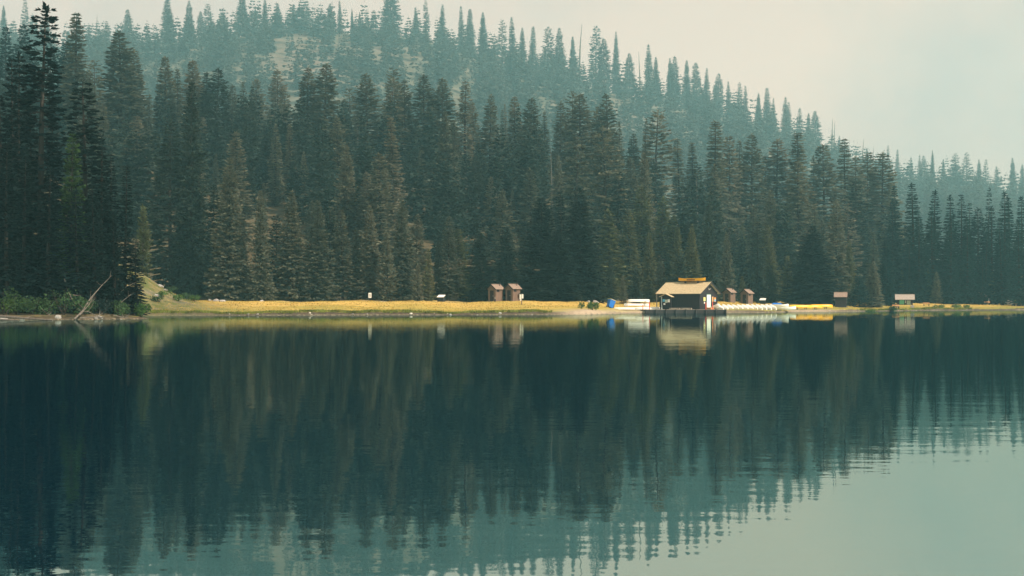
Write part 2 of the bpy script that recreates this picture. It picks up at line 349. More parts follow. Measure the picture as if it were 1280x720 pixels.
# ------------------------------------------------------------------ conifers
def quads_from(base, dirv, wid, length, side):
    """rhombus leaf sprays: arrays (n,3)"""
    mid = base + dirv * (length * 0.45)[:, None]
    V = np.stack([base, mid + side * wid[:, None], base + dirv * length[:, None], mid - side * wid[:, None]], 1)
    return V.reshape(-1, 3)
def unit(v): return v / np.maximum(np.linalg.norm(v, axis=-1, keepdims=True), 1e-9)
def conifer_mesh(kind, seed, Ht=30.0, dens=1.0, coarse=1.0):
    r = np.random.RandomState(seed)
    par = {  # radius/height, crown start, exponent, whorl step, branches per whorl, elevation low, elevation top, gap chance
        'fir':    (0.162, 0.07, 0.68, 0.50, 7, -0.14, 0.45, 0.06),
        'pine':   (0.140, 0.16, 0.50, 0.72, 6, -0.05, 0.50, 0.18),
        'spruce': (0.205, 0.025, 0.85, 0.48, 8, -0.10, 0.55, 0.03),
        'spire':  (0.095, 0.04, 0.80, 0.46, 6, -0.35, 0.25, 0.06),
        'ragged': (0.078, 0.06, 0.45, 0.50, 6, -0.42, 0.20, 0.14),
        'young':  (0.190, 0.02, 0.80, 0.60, 7, 0.05, 0.75, 0.02)}[kind]
    rad, st, ex, step, nb, e0, e1, gap = par
    step = step / dens
    lean = r.uniform(-0.012, 0.012, 2) * Ht
    def axis_pt(h): return np.array([lean[0] * h * h + 0.10 * math.sin(h * 5 + seed), lean[1] * h * h + 0.1 * math.cos(h * 4 + seed), h * Ht])
    Vs = []; limbs = []
    nwh = int((1 - st) * Ht / step)
    lump = r.uniform(0.78, 1.12, 12); side_l = r.uniform(0.75, 1.15, 8)
    for i in range(nwh):
        h = st + (1 - st) * (i + r.uniform(-0.3, 0.3)) / nwh
        h = min(max(h, st), 0.995)
        q = (h - st) / (1 - st)
        prof = (1 - q) ** ex * min(1.0, 0.45 + q * 4.0 if kind in ('fir', 'pine', 'ragged') else 0.75 + q * 3)
        prof *= np.interp(q * 11, np.arange(12), lump)
        a0 = r.uniform(0, 6.28)
        n_here = nb if q < 0.85 else max(3, nb - 2)
        for b in range(n_here):
            if r.rand() < gap * (1.0 if kind != 'ragged' else 1 + 0.6 * math.sin(q * 25)): continue
            az = a0 + 6.283 * b / n_here + r.uniform(-0.35, 0.35)
            L = Ht * rad * prof * r.uniform(0.68, 1.12) * side_l[int(az / 6.283 * 8) % 8] + 0.25
            el = e0 + (e1 - e0) * q + r.uniform(-0.12, 0.12)
            o = np.array([math.cos(az), math.sin(az), 0.0])
            base = axis_pt(h)
            droop = 0.22 if kind != 'young' else 0.02
            def pt(s):
                s = np.asarray(s)[..., None]
                return base + o * (L * s) + np.array([0, 0, 1.0]) * (L * (math.tan(el) * s - droop * s * s + 0.16 * s ** 3))
            limbs.append((base, pt(np.array(0.9)), 0.014 * L + 0.02))
            n = max(3, int((6 + L * (7.4 if coarse == 1 else 5.2)) / coarse))
            s = np.sort(r.uniform(0.10 if kind in ('spruce', 'young', 'spire') else 0.28, 1.0, n)); s[-1] = 0.93
            bp_ = pt(s)
            sg = np.where(np.arange(n) % 2 == 0, 1.0, -1.0); ang = az + sg * r.uniform(0.3, 1.05, n); ang[-1] = az
            dz = r.uniform(-0.55, 0.12, n) + (0.35 * q if kind != 'young' else 0.35)
            d = unit(np.stack([np.cos(ang), np.sin(ang), dz], 1))
            ln = ((0.25 if coarse == 1 else 0.34) * L * (1.15 - 0.75 * s) + 0.36) * r.uniform(0.7, 1.25, n) * coarse ** 0.5
            wd = (ln * 0.17 + 0.06) * coarse ** 0.55
            up = unit(np.stack([r.normal(0, 0.75, n), r.normal(0, 0.75, n), np.ones(n)], 1))
            sd = unit(np.cross(d, up))
            Vs.append(quads_from(bp_, d, wd, ln, sd))
    # leader
    n = 14 if coarse < 2 else 5; hs = r.uniform(0.955, 0.998, n)
    bp_ = np.array([axis_pt(h) for h in hs]); ang = r.uniform(0, 6.28, n); d = unit(np.stack([np.cos(ang) * 0.6, np.sin(ang) * 0.6, np.ones(n)], 1))
    Vs.append(quads_from(bp_, d, np.full(n, 0.10) * coarse ** 0.5, r.uniform(0.4, 0.8, n), unit(np.cross(d, np.array([0.3, 0.5, 0.2])))))
    V = np.concatenate(Vs)
    return V, limbs, axis_pt
def trunk_mesh(name, axis_pt, limbs, Ht, r0=None, n=8, keep=1.0):
    mb = MB(); hs = [-0.02, 0.0, 0.02, 0.1, 0.25, 0.45, 0.65, 0.82, 0.94, 0.995]
    r0 = r0 or Ht * 0.0125
    mb.tube([axis_pt(h) for h in hs], [r0 * (1.45 if h <= 0 else 1.15 if h < 0.05 else max(0.05, (1 - h) ** 0.8)) for h in hs], n)
    for i, (a, b, rr) in enumerate(limbs):
        if (i * 7919) % 100 < keep * 100: mb.tube([a, b], [rr, rr * 0.3], 3, cap=False)
    me = bpy.data.meshes.new(name); me.from_pydata(mb.v, [], mb.f); me.update(); return me
PROTO = {}
for kind, seeds in (('fir', (1, 2, 3, 4, 5)), ('pine', (11, 12, 13)), ('spruce', (21, 22, 23)), ('spire', (31, 32, 33, 34)), ('ragged', (41, 42, 43)), ('young', (51, 52, 53))):
    PROTO[kind] = []
    for sd in seeds:
        Ht = 30.0 if kind != 'young' else 16.0
        V, limbs, ap = conifer_mesh(kind, sd, Ht)
        cm = np_mesh(kind + '_crown', V, np.arange(len(V)).reshape(-1, 4)); cm.materials.append(F_MID)
        tm = trunk_mesh(kind + '_trunk', ap, limbs, Ht); tm.materials.append(BARK)
        PROTO[kind].append((cm, tm, Ht))
PROTO['snag'] = []
for sd in (61, 62, 63):
    r = np.random.RandomState(sd); lean = r.uniform(-0.9, 0.9, 2)
    ap = lambda h, lean=lean: np.array([lean[0] * h * h, lean[1] * h * h, h * 30.0])
    limbs = []
    for i in range(46):
        h = r.uniform(0.25, 0.97); az = r.uniform(0, 6.28); L = r.uniform(0.3, 1.7) * (1.15 - h)
        b = ap(h); limbs.append((b, b + np.array([math.cos(az) * L, math.sin(az) * L, r.uniform(-0.5, 0.4) * L]), 0.06))
    tm = trunk_mesh('snag_trunk', ap, limbs, 30.0, 0.34); tm.materials.append(BARK_GREY)
    PROTO['snag'].append((None, tm, 30.0))

COUNT = {'tree': 0}
NAMES = {'fir': 'fir_tree', 'pine': 'pine_tree', 'spruce': 'spruce_tree', 'spire': 'spire_fir', 'ragged': 'ragged_conifer', 'young': 'young_conifer', 'snag': 'dead_snag'}
TREES = []
def tree(px, top, Y, kind, m=None, wide=1.0, label=None, group=None, cat='tree', lean=0.0):
    x = X_at(px, Y); z = tz(x, Y)
    Hh = H0 + (HY - top) / F * Y - z
    if Hh < 1.5: return None
    cm, tm, Ht = R.choice(PROTO[kind])
    s = Hh / Ht; COUNT['tree'] += 1
    root = empty(NAMES[kind], (x, Y, z - 0.05), R.uniform(0, 6.28), label, cat, group)
    root.rotation_euler = (lean + R.uniform(-0.012, 0.012), R.uniform(-0.015, 0.015), root.rotation_euler[2])
    w = s * wide * R.uniform(0.92, 1.08)
    root.scale = (w, w, s)
    o = lk(bpy.data.objects.new('trunk', tm)); o.parent = root
    if cm is not None:
        c = lk(bpy.data.objects.new('crown', cm)); c.parent = root
        if m is not None:
            c.material_slots[0].link = 'OBJECT'; c.material_slots[0].material = m
    TREES.append((root, px, Y, Hh))
    return root

ORD = ['first', 'second', 'third', 'fourth', 'fifth', 'sixth', 'seventh', 'eighth', 'ninth', 'tenth', 'eleventh', 'twelfth', 'thirteenth', 'fourteenth', 'fifteenth', 'sixteenth', 'seventeenth', 'eighteenth', 'nineteenth', 'twentieth']
LOOK = {'fir': 'round-topped hazy conifer', 'pine': 'open-limbed hazy conifer', 'spruce': 'broad dark spruce', 'spire': 'slim pointed conifer', 'ragged': 'ragged gappy conifer', 'young': 'pale young conifer', 'snag': 'bare dead trunk'}
ZONES = [(-50, 200, 'behind the dark left headland'), (200, 330, 'just right of the left headland'), (330, 470, 'left of the lakeside road sign'), (470, 600, 'left of the twin outhouses'), (600, 690, 'above the twin outhouses'), (690, 780, 'above the canoe rack'), (780, 900, 'above the boathouse'), (900, 985, 'above the white boats'), (985, 1110, 'above the lone outhouse'), (1110, 1400, 'above the map shelter')]
def place_row(rows, where, group):
    cnt = {}
    for row in sorted(rows, key=lambda q: q[0]):
        px, top, Y, kind, m, wd = row
        zn = next(zt for a, b, zt in ZONES if a <= px < b)
        i = cnt.get(zn, 0); cnt[zn] = i + 1
        tree(px, top, Y, kind, m, wd, f'{LOOK[kind]}, {ORD[i]} from left {where} {zn}', group)

# treeline of the front forest, traced tops
sk = [(118, 75, 330, 'pine', F_MID, 1.0), (150, 40, 335, 'fir', F_MID, 1.35), (168, 62, 350, 'fir', F_MID, 1.0), (185, 118, 330, 'spire', F_MID, 1.1), (205, 70, 345, 'fir', F_MID, 1.0), (222, 86, 350, 'spire', F_MID, 1.2), (240, 75, 340, 'fir', F_MID, 1.05), (255, 90, 335, 'spire', F_SPRUCE, 1.3), (270, 85, 335, 'fir', F_SPRUCE, 1.25), (288, 106, 350, 'fir', F_MID, 0.9), (306, 102, 340, 'spire', F_MID, 1.2), (313, 108, 330, 'spire', F_SPRUCE, 1.2), (322, 140, 360, 'spire', F_MID, 0.8), (337, 134, 350, 'spire', F_MID, 0.6), (348, 88, 420, 'fir', F_MID, 1.0), (352, 112, 370, 'pine', F_MID, 0.9), (320, 98, 415, 'fir', F_MID, 1.0), (384, 85, 340, 'fir', F_MID, 1.1), (406, 80, 335, 'fir', F_MID, 1.35), (437, 110, 390, 'pine', F_MID, 1.0), (459, 92, 340, 'fir', F_MID, 1.2), (489, 97, 345, 'pine', F_MID, 1.0), (507, 100, 350, 'fir', F_MID, 0.9), (494, 84, 420, 'pine', F_MID, 0.8), (530, 93, 345, 'fir', F_MID, 1.3), (553, 97, 345, 'fir', F_MID, 1.1), (582, 101, 340, 'ragged', F_MID, 1.2), (592, 128, 345, 'fir', F_MID, 0.9), (612, 118, 345, 'fir', F_MID, 1.0), (627, 137, 350, 'spire', F_MID, 0.7), (632, 130, 360, 'spire', F_MID, 0.7), (644, 120, 350, 'fir', F_MID, 0.9), (661, 123, 335, 'fir', F_MID, 1.3), (681, 138, 350, 'spire', F_MID, 1.0), (701, 127, 360, 'fir', F_MID, 0.9), (716, 115, 345, 'pine', F_MID, 0.9), (728, 117, 340, 'fir', F_MID, 1.2), (747, 132, 345, 'fir', F_MID, 0.9), (760, 118, 340, 'fir', F_MID, 1.0), (774, 152, 360, 'spire', F_MID, 1.0), (793, 166, 350, 'fir', F_MID, 0.8), (806, 148, 355, 'spire', F_MID, 0.9), (819, 138, 345, 'pine', F_MID, 1.1), (850, 173, 350, 'spire', F_MID, 1.3), (866, 178, 350, 'spire', F_MID, 1.3), (894, 150, 345, 'spire', F_MID, 1.6), (912, 169, 350, 'fir', F_MID, 0.9), (924, 176, 360, 'spire', F_MID, 1.0), (941, 167, 355, 'fir', F_MID, 1.0), (957, 195, 365, 'spire', F_MID, 1.0), (972, 175, 365, 'fir', F_MID, 1.1), (997, 165, 360, 'spire', F_MID, 1.5), (1017, 196, 375, 'spire', F_MID, 0.9), (1030, 181, 370, 'fir', F_MID, 1.25), (1059, 173, 375, 'spire', F_MID, 1.3), (1070, 196, 385, 'fir', F_MID, 1.0), (1085, 190, 395, 'fir', F_MID, 1.0), (1101, 191, 370, 'fir', F_MID, 1.3), (1120, 232, 410, 'spire', F_BLUE, 1.1), (1143, 229, 405, 'spire', F_BLUE, 1.3), (1167, 238, 405, 'spire', F_BLUE, 1.2), (1186, 245, 400, 'spire', F_BLUE, 1.3), (1202, 243, 410, 'spire', F_BLUE, 1.1), (1211, 252, 420, 'spire', F_BLUE, 1.0), (1223, 260, 410, 'fir', F_BLUE, 1.0), (1235, 234, 425, 'ragged', F_BLUE, 0.6), (1241, 258, 415, 'spire', F_BLUE, 1.1), (1256, 240, 410, 'spire', F_BLUE, 1.3), (1263, 247, 415, 'spire', F_BLUE, 1.2), (1279, 246, 415, 'spire', F_BLUE, 1.3)]
sk = [(a, b, Y_ * 1.42 if a < 1110 else Y_, k, m_, w_ * (1.3 if k in ('fir', 'pine') else 1.12)) for a, b, Y_, k, m_, w_ in sk]
place_row(sk, 'on the skyline', 'treeline of the forest behind the meadow')
# trees along the back edge of the meadow
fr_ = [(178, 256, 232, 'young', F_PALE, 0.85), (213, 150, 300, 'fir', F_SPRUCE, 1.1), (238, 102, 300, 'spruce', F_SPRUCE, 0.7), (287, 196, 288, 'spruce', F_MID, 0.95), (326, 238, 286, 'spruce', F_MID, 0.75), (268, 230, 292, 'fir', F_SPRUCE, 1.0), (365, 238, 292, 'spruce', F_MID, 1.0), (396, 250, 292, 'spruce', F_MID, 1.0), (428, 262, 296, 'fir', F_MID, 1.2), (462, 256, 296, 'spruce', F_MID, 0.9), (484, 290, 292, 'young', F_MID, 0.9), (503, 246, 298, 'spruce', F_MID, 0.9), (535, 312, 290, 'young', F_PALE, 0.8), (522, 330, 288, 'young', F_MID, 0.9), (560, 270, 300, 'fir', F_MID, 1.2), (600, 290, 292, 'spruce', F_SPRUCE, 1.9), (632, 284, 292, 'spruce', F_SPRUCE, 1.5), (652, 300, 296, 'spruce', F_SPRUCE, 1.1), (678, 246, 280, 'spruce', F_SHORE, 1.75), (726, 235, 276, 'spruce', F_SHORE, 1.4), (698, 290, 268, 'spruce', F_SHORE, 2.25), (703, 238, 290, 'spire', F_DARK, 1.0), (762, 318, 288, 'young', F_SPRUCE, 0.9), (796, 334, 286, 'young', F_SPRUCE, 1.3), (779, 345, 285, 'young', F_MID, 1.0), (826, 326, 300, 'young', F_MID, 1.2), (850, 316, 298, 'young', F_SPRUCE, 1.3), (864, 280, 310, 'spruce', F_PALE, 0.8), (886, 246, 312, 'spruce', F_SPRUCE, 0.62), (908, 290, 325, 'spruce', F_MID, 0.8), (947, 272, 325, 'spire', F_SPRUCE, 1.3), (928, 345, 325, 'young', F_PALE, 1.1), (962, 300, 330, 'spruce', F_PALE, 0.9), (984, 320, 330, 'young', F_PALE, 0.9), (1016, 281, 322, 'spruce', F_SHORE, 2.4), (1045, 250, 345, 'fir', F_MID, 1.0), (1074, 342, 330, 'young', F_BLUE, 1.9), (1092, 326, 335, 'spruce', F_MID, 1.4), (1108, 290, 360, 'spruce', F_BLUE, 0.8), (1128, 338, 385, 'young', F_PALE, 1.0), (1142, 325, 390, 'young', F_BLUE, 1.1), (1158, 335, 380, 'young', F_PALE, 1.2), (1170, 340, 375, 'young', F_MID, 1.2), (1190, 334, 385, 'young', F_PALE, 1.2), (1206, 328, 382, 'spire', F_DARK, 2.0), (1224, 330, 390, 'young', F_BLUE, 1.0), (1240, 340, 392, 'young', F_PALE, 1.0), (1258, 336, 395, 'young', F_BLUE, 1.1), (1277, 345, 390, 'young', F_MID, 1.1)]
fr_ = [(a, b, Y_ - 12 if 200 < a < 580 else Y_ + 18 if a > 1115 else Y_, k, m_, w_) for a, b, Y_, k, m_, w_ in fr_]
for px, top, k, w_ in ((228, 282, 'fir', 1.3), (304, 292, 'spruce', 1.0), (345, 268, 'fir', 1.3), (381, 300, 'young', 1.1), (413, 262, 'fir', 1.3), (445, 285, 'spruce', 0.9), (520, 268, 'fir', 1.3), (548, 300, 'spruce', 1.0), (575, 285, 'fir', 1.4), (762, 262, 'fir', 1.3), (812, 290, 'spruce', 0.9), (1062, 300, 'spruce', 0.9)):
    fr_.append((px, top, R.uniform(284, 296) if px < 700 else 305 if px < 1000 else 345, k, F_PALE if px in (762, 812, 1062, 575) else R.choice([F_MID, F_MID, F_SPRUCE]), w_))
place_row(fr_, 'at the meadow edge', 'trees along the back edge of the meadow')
# dark trees on the near headland at the left
hd = [(2, 118, 170, 'spire', F_DARK, 1.3, 'slim dark conifer at the left edge of the photo'), (12, 72, 176, 'spire', F_DARK, 1.0, 'slender dark conifer behind the drooping-topped one at far left'), (23, 66, 170, 'ragged', F_DARK, 0.75, 'thin drooping-topped dark conifer at far left of the headland'), (38, 112, 165, 'spire', F_DARK, 1.1, 'dark conifer just left of the tallest headland tree'), (51, 5, 160, 'ragged', F_DARK, 1.25, 'tallest conifer of the headland, clumpy limbs up to the top edge'), (67, 140, 164, 'spire', F_DARK, 1.1, 'dark conifer just right of the tallest headland tree'), (88, 165, 156, 'fir', F_SUNLIT, 0.8, 'sunlit green conifer in the middle of the headland'), (104, 100, 161, 'ragged', F_DARK, 1.6, 'ragged broken-topped conifer above the green one on the headland'), (125, 170, 160, 'spire', F_DARK, 1.2, 'dark pointed conifer right of the ragged broken top'), (139, 192, 161, 'spire', F_DARK, 1.1, 'dark pointed conifer second from the right end of the headland'), (157, 206, 160, 'spire', F_DARK, 1.15, 'narrow black spire at the right tip of the headland'), (170, 300, 159, 'spire', F_DARK, 1.6, 'short dark conifer crouched at the headland tip'), (30, 190, 153, 'spire', F_DARK, 1.5, 'dark conifer in front of the drooping top on the headland shore'), (8, 180, 152, 'spire', F_DARK, 1.4, 'dark conifer at the left edge close to the shore'), (60, 210, 152, 'spire', F_DARK, 1.5, 'dark conifer in front of the tallest headland tree'), (97, 235, 154, 'spire', F_DARK, 1.4, 'dark conifer below the sunlit green one'), (118, 228, 155, 'spire', F_DARK, 1.4, 'dark conifer above the leaning driftwood log'), (143, 262, 156, 'spire', F_DARK, 1.4, 'low dark conifer behind the bare branches by the headland tip')]
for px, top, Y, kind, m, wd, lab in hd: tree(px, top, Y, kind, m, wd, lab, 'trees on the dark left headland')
BK = []
for px, top, Y, kind, wd in [(6, 32, 385, 'fir', 1.0), (29, 30, 395, 'fir', 1.1), (44, 70, 370, 'fir', 1.2), (62, 40, 400, 'pine', 1.0), (80, 50, 370, 'fir', 1.1), (97, 16, 350, 'spire', 1.6), (110, 90, 345, 'fir', 1.1), (72, 120, 340, 'fir', 1.2), (20, 130, 335, 'fir', 1.3), (100, 150, 320, 'fir', 1.2), (128, 130, 315, 'spire', 1.4)]:
    BK.append((px, top, Y * 1.25, kind, F_BLUE if px < 92 else F_MID, wd))
place_row(BK, 'on the rising slope', 'trees rising behind the headland')

# dense inside of the forest, between the treeline and the meadow edge
skx = np.array([q[0] for q in sorted(sk)]); sky_ = np.array([q[1] for q in sorted(sk)])
fill = []
for i in range(78):
    px = 130 + (1290 - 130) * (i + R.uniform(0.1, 0.9)) / 78
    Y = R.uniform(325, 455) if px < 880 else R.uniform(360, 460) if px < 1110 else R.uniform(392, 404)
    base = np.interp(px, skx, sky_); top = base + R.uniform(0.14, 0.58) * (375 - base)
    kind = R.choice(['fir', 'fir', 'spruce', 'spire', 'pine']) if px < 1110 else 'spire'
    m = R.choice([F_MID, F_MID, F_SPRUCE, F_PALE if top > base + 0.42 * (375 - base) else F_MID]) if px < 1105 else F_BLUE
    fill.append((px, top, Y, kind, m, {'spruce': 0.85, 'spire': 1.4}.get(kind, 1.3)))
for px, top, Y in ((447, 150, 470), (690, 178, 460), (873, 212, 470)): fill.append((px, top, Y, 'snag', None, 0.8))
for px, top, Y in ((803, 232, 350), (826, 246, 345), (786, 262, 340), (842, 268, 345)): fill.append((px, top, Y, 'fir', F_PALE, 1.2))
place_row(fill, 'inside the dense forest', 'trees inside the dense forest')

# conifers along the skyline of the far ridge
ridge_top = [(5, 8), (32, 2), (58, 14), (70, -6), (95, 14), (108, 30), (118, 18), (131, 24), (143, 34), (158, 12), (171, 36), (183, 32), (206, -2), (214, 10), (236, 4), (250, 14), (262, -4), (285, 6), (301, -2), (318, 6), (330, -4), (347, 4), (365, -8), (380, 2), (398, 6), (412, -6), (424, 0), (440, 8), (452, -2), (468, 4), (486, -6), (505, 0), (520, 6), (535, -4), (553, 4), (575, 8), (588, 10), (606, 16), (625, 24), (641, 20), (655, 34), (668, 30), (687, 34), (698, 36), (716, 42), (724, 30), (745, 31), (758, 45), (770, 36), (790, 66), (800, 64), (810, 56), (822, 72), (838, 72), (846, 68), (862, 76), (872, 78), (885, 82), (899, 92), (912, 100), (925, 102), (933, 104), (946, 118), (957, 110), (970, 124), (983, 122), (990, 128), (1002, 134), (1010, 140), (1022, 140), (1034, 176), (1048, 168), (1056, 176), (1064, 172), (1082, 184), (1112, 182), (1122, 186), (1141, 195), (1148, 192), (1156, 192), (1168, 188), (1180, 198), (1193, 192), (1208, 188), (1222, 198), (1232, 200), (1250, 206), (1264, 196), (1276, 206)]
rows = []
for i, (px, top) in enumerate(ridge_top):
    if i % 7 == 3 and px < 560: continue
    Y = R.uniform(1930, 2050); kind = R.choice(['fir', 'pine', 'spire', 'spire', 'spruce', 'spruce'])
    if px in (118, 1064, 800, 724): kind = 'snag'
    if top < 6: top += R.uniform(-16, 14)
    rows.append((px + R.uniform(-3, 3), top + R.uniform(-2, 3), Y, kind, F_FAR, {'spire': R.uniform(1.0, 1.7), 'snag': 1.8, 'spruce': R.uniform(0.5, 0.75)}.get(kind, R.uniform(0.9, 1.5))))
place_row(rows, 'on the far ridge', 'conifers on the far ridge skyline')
for i, (px, top, H) in enumerate([(1040, 147, 0), (1043, 150, 0), (1078, 172, 0), (1091, 181, 0)]):
    tree(px, top, 1990, 'snag', None, 2.0, f'thin bare dead trunk, {ORD[i]} from left where the far ridge drops to the right', 'dead trunks on the ridge')

# the rest of the woods, too many to count: low-detail crowns joined
low = []
for kind, sd in (('fir', 71), ('spire', 72), ('fir', 73), ('pine', 74), ('spruce', 75)):
    V, _, _ = conifer_mesh(kind, sd, 30.0, dens=0.20, coarse=5.0)
    low.append(V / 30.0)
low_hill = low; low_under = []
for kind, sd in (('fir', 81), ('spire', 82), ('fir', 83), ('spruce', 84)):
    V, _, _ = conifer_mesh(kind, sd, 30.0, dens=0.42, coarse=2.6)
    low_under.append(V / 30.0)
def forest_stuff(name, xs, ys, hs, m, label, low):
    Vs = []
    zs = terrain(xs, ys)
    for x, y, z, h in zip(xs, ys, zs, hs):
        V = low[NR.randint(len(low))]; a = NR.uniform(0, 6.28); ca, sa = math.cos(a), math.sin(a); w = h * NR.uniform(0.85, 1.3)
        Vs.append(np.stack([(V[:, 0] * ca - V[:, 1] * sa) * w + x, (V[:, 0] * sa + V[:, 1] * ca) * w + y, V[:, 2] * h + z], 1))
    V = np.concatenate(Vs); me = np_mesh(name, V, np.arange(len(V)).reshape(-1, 4)); me.materials.append(m)
    tag(lk(bpy.data.objects.new(name, me)), label, 'forest', kind='stuff'); return len(V) // 2
n = 8200
py_ = NR.uniform(-60, 1345, n); Yh = 1180 + (2070 - 1180) * NR.rand(n) ** 0.9
xh = X_at(py_, Yh); rk = rockmask(xh, Yh)
keep = (NR.rand(n) > rk * 1.1) & (NR.rand(n) < np.clip(0.55 + 0.8 * wob(xh, Yh, 45.0, 4.0), 0.06, 1))
xh, Yh = xh[keep][:3200], Yh[keep][:3200]
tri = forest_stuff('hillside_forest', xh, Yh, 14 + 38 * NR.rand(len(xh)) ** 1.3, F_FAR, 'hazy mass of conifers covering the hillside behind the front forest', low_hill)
n = 300
pm = NR.uniform(-40, 1340, n); Ym = NR.uniform(340, 560, n); xm = X_at(pm, Ym)
limit = H0 + (HY - (np.interp(pm, skx, sky_) + 12)) / F * Ym - terrain(xm, Ym)
hm = np.minimum(NR.uniform(14, 30, n), limit); ok = (hm > 6) & (shore_t(xm, Ym) > 66)
tri += forest_stuff('forest_understorey', xm[ok], Ym[ok], hm[ok], F_SPRUCE, 'shaded conifers deep inside the front forest', low_under)


# ------------------------------------------------------------------ buildings
def rect(mb, x0, x1, y0, y1, z0, z1): return mb.box(x0, x1, y0, y1, z0, z1)
def boarded(mb, x0, x1, y, z0, z1, n, out, axis='x', d=0.02):
    """vertical boards with open joints on a wall face; top follows z1 (number or function)"""
    w = (x1 - x0) / n
    for i in range(n):
        a, b = x0 + i * w + 0.012, x0 + (i + 1) * w - 0.012
        za, zb = (z1(a), z1(b)) if callable(z1) else (z1, z1)
        lo, hi = min(y, y + out * d), max(y, y + out * d)
        vs = []
        for yy in (lo, hi):
            for (xx, zz) in ((a, z0), (b, z0), (b, zb), (a, za)):
                vs.append((xx, yy, zz) if axis == 'x' else (yy, xx, zz))
        mb.add(vs, [(0, 1, 2, 3), (4, 7, 6, 5), (0, 4, 5, 1), (1, 5, 6, 2), (2, 6, 7, 3), (3, 7, 4, 0)])
def gable_roof(root, L, Wd, ze, zr, over_x, over_y, m, th=0.10, nm='roof_slope', mtrim=None):
    """two slopes with real thickness, a ridge cap and fascia; ridge along local x"""
    sl = (zr - ze) / (Wd / 2)
    for sg in (-1, 1):
        ye = sg * (Wd / 2 + over_y); zz = ze - over_y * sl
        prof = [(0.0, zr + 0.02), (ye, zz + 0.02), (ye, zz + th), (0.0, zr + th + 0.02)]
        MB().prism(prof, -L / 2 - over_x, L / 2 + over_x).build(nm, m, root)
    c = MB().box(-L / 2 - over_x - 0.02, L / 2 + over_x + 0.02, -0.12, 0.12, zr + th - 0.02, zr + th + 0.05); c.build('ridge_cap', m, root)
    if mtrim:
        for ex in (-1, 1):
            for sg in (-1, 1):
                ye = sg * (Wd / 2 + over_y); zz = ze - over_y * sl; x0 = ex * (L / 2 + over_x + 0.005)
                MB().prism([(0, zr - 0.12), (ye, zz - 0.12), (ye, zz + th - 0.01), (0, zr + th)], min(x0, x0 + ex * 0.05), max(x0, x0 + ex * 0.05)).build('fascia', mtrim, root)

def outhouse(px, Y, rz, label, L=2.0, Wd=1.9, ze=2.45, zr=3.15, body=None, roof=None, door=True):
    p = P(px, Y); root = empty('outhouse', p, rz, label, 'outhouse', 'brown outhouses on the meadow')
    body = body or BROWN_L
    MB().prism([(-Wd / 2, -0.15), (Wd / 2, -0.15), (Wd / 2, ze), (0, zr - 0.02), (-Wd / 2, ze)], -L / 2, L / 2).build('wall', body, root)
    sl = (zr - ze) / (Wd / 2)
    bd = MB()
    boarded(bd, -Wd / 2, Wd / 2, L / 2, 0.0, lambda q: ze + (Wd / 2 - abs(q)) * sl - 0.03, 7, 1, 'y')
    boarded(bd, -Wd / 2, Wd / 2, -L / 2, 0.0, lambda q: ze + (Wd / 2 - abs(q)) * sl - 0.03, 7, -1, 'y')
    boarded(bd, -L / 2, L / 2, Wd / 2, 0.0, ze - 0.04, 7, 1); boarded(bd, -L / 2, L / 2, -Wd / 2, 0.0, ze - 0.04, 7, -1)
    bd.build('cladding', body, root)
    gable_roof(root, L, Wd, ze, zr, 0.28, 0.30, roof or ROOF_PINK, 0.09, mtrim=BROWN)
    for sg in (-1, 1):
        w = MB().box(0.05, 0.75, sg * (Wd / 2 + 0.022), sg * (Wd / 2 + 0.05), 1.85, 2.2).build('vent_window', BLACK, root)
        MB().box(0.0, 0.80, sg * (Wd / 2 + 0.021), sg * (Wd / 2 + 0.07), 1.79, 1.848).box(0.0, 0.80, sg * (Wd / 2 + 0.021), sg * (Wd / 2 + 0.07), 2.202, 2.25).build('window_frame', BROWN, w)
    d = MB().box(L / 2 + 0.022, L / 2 + 0.06, -0.45, 0.45, 0.05, 2.05).build('door', BROWN, root)
    MB().box(L / 2 + 0.062, L / 2 + 0.10, 0.30, 0.36, 0.95, 1.10).build('handle', STEEL, d)
    MB().tube([(-L / 2 + 0.35, 0.45, ze + 0.2), (-L / 2 + 0.35, 0.45, zr + 0.55)], [0.07, 0.07], 8).build('vent_pipe', BROWN, root)
    MB().box(-L / 2 - 0.2, L / 2 + 0.5, -Wd / 2 - 0.2, Wd / 2 + 0.2, -0.25, 0.03).build('slab', STONE, root)
    return root
rad = math.radians
outhouse(619.5, 268, rad(228), 'left one of the pair of brown outhouses left of the big spruce')
outhouse(641, 268, rad(226), 'right one of the brown outhouse pair, behind the white double sign')
outhouse(911.5, 318, rad(230), 'left one of the outhouse pair just right of the boathouse')
outhouse(933.5, 318, rad(230), 'right one of the outhouse pair behind the white boats')
outhouse(1051, 312, rad(-16), 'lone dark outhouse with a pinkish roof right of the big round spruce', L=2.3, body=BROWN, zr=3.25)
outhouse(1226.5, 398, rad(222), 'small outhouse half hidden in the dark wood at far right', body=BROWN)

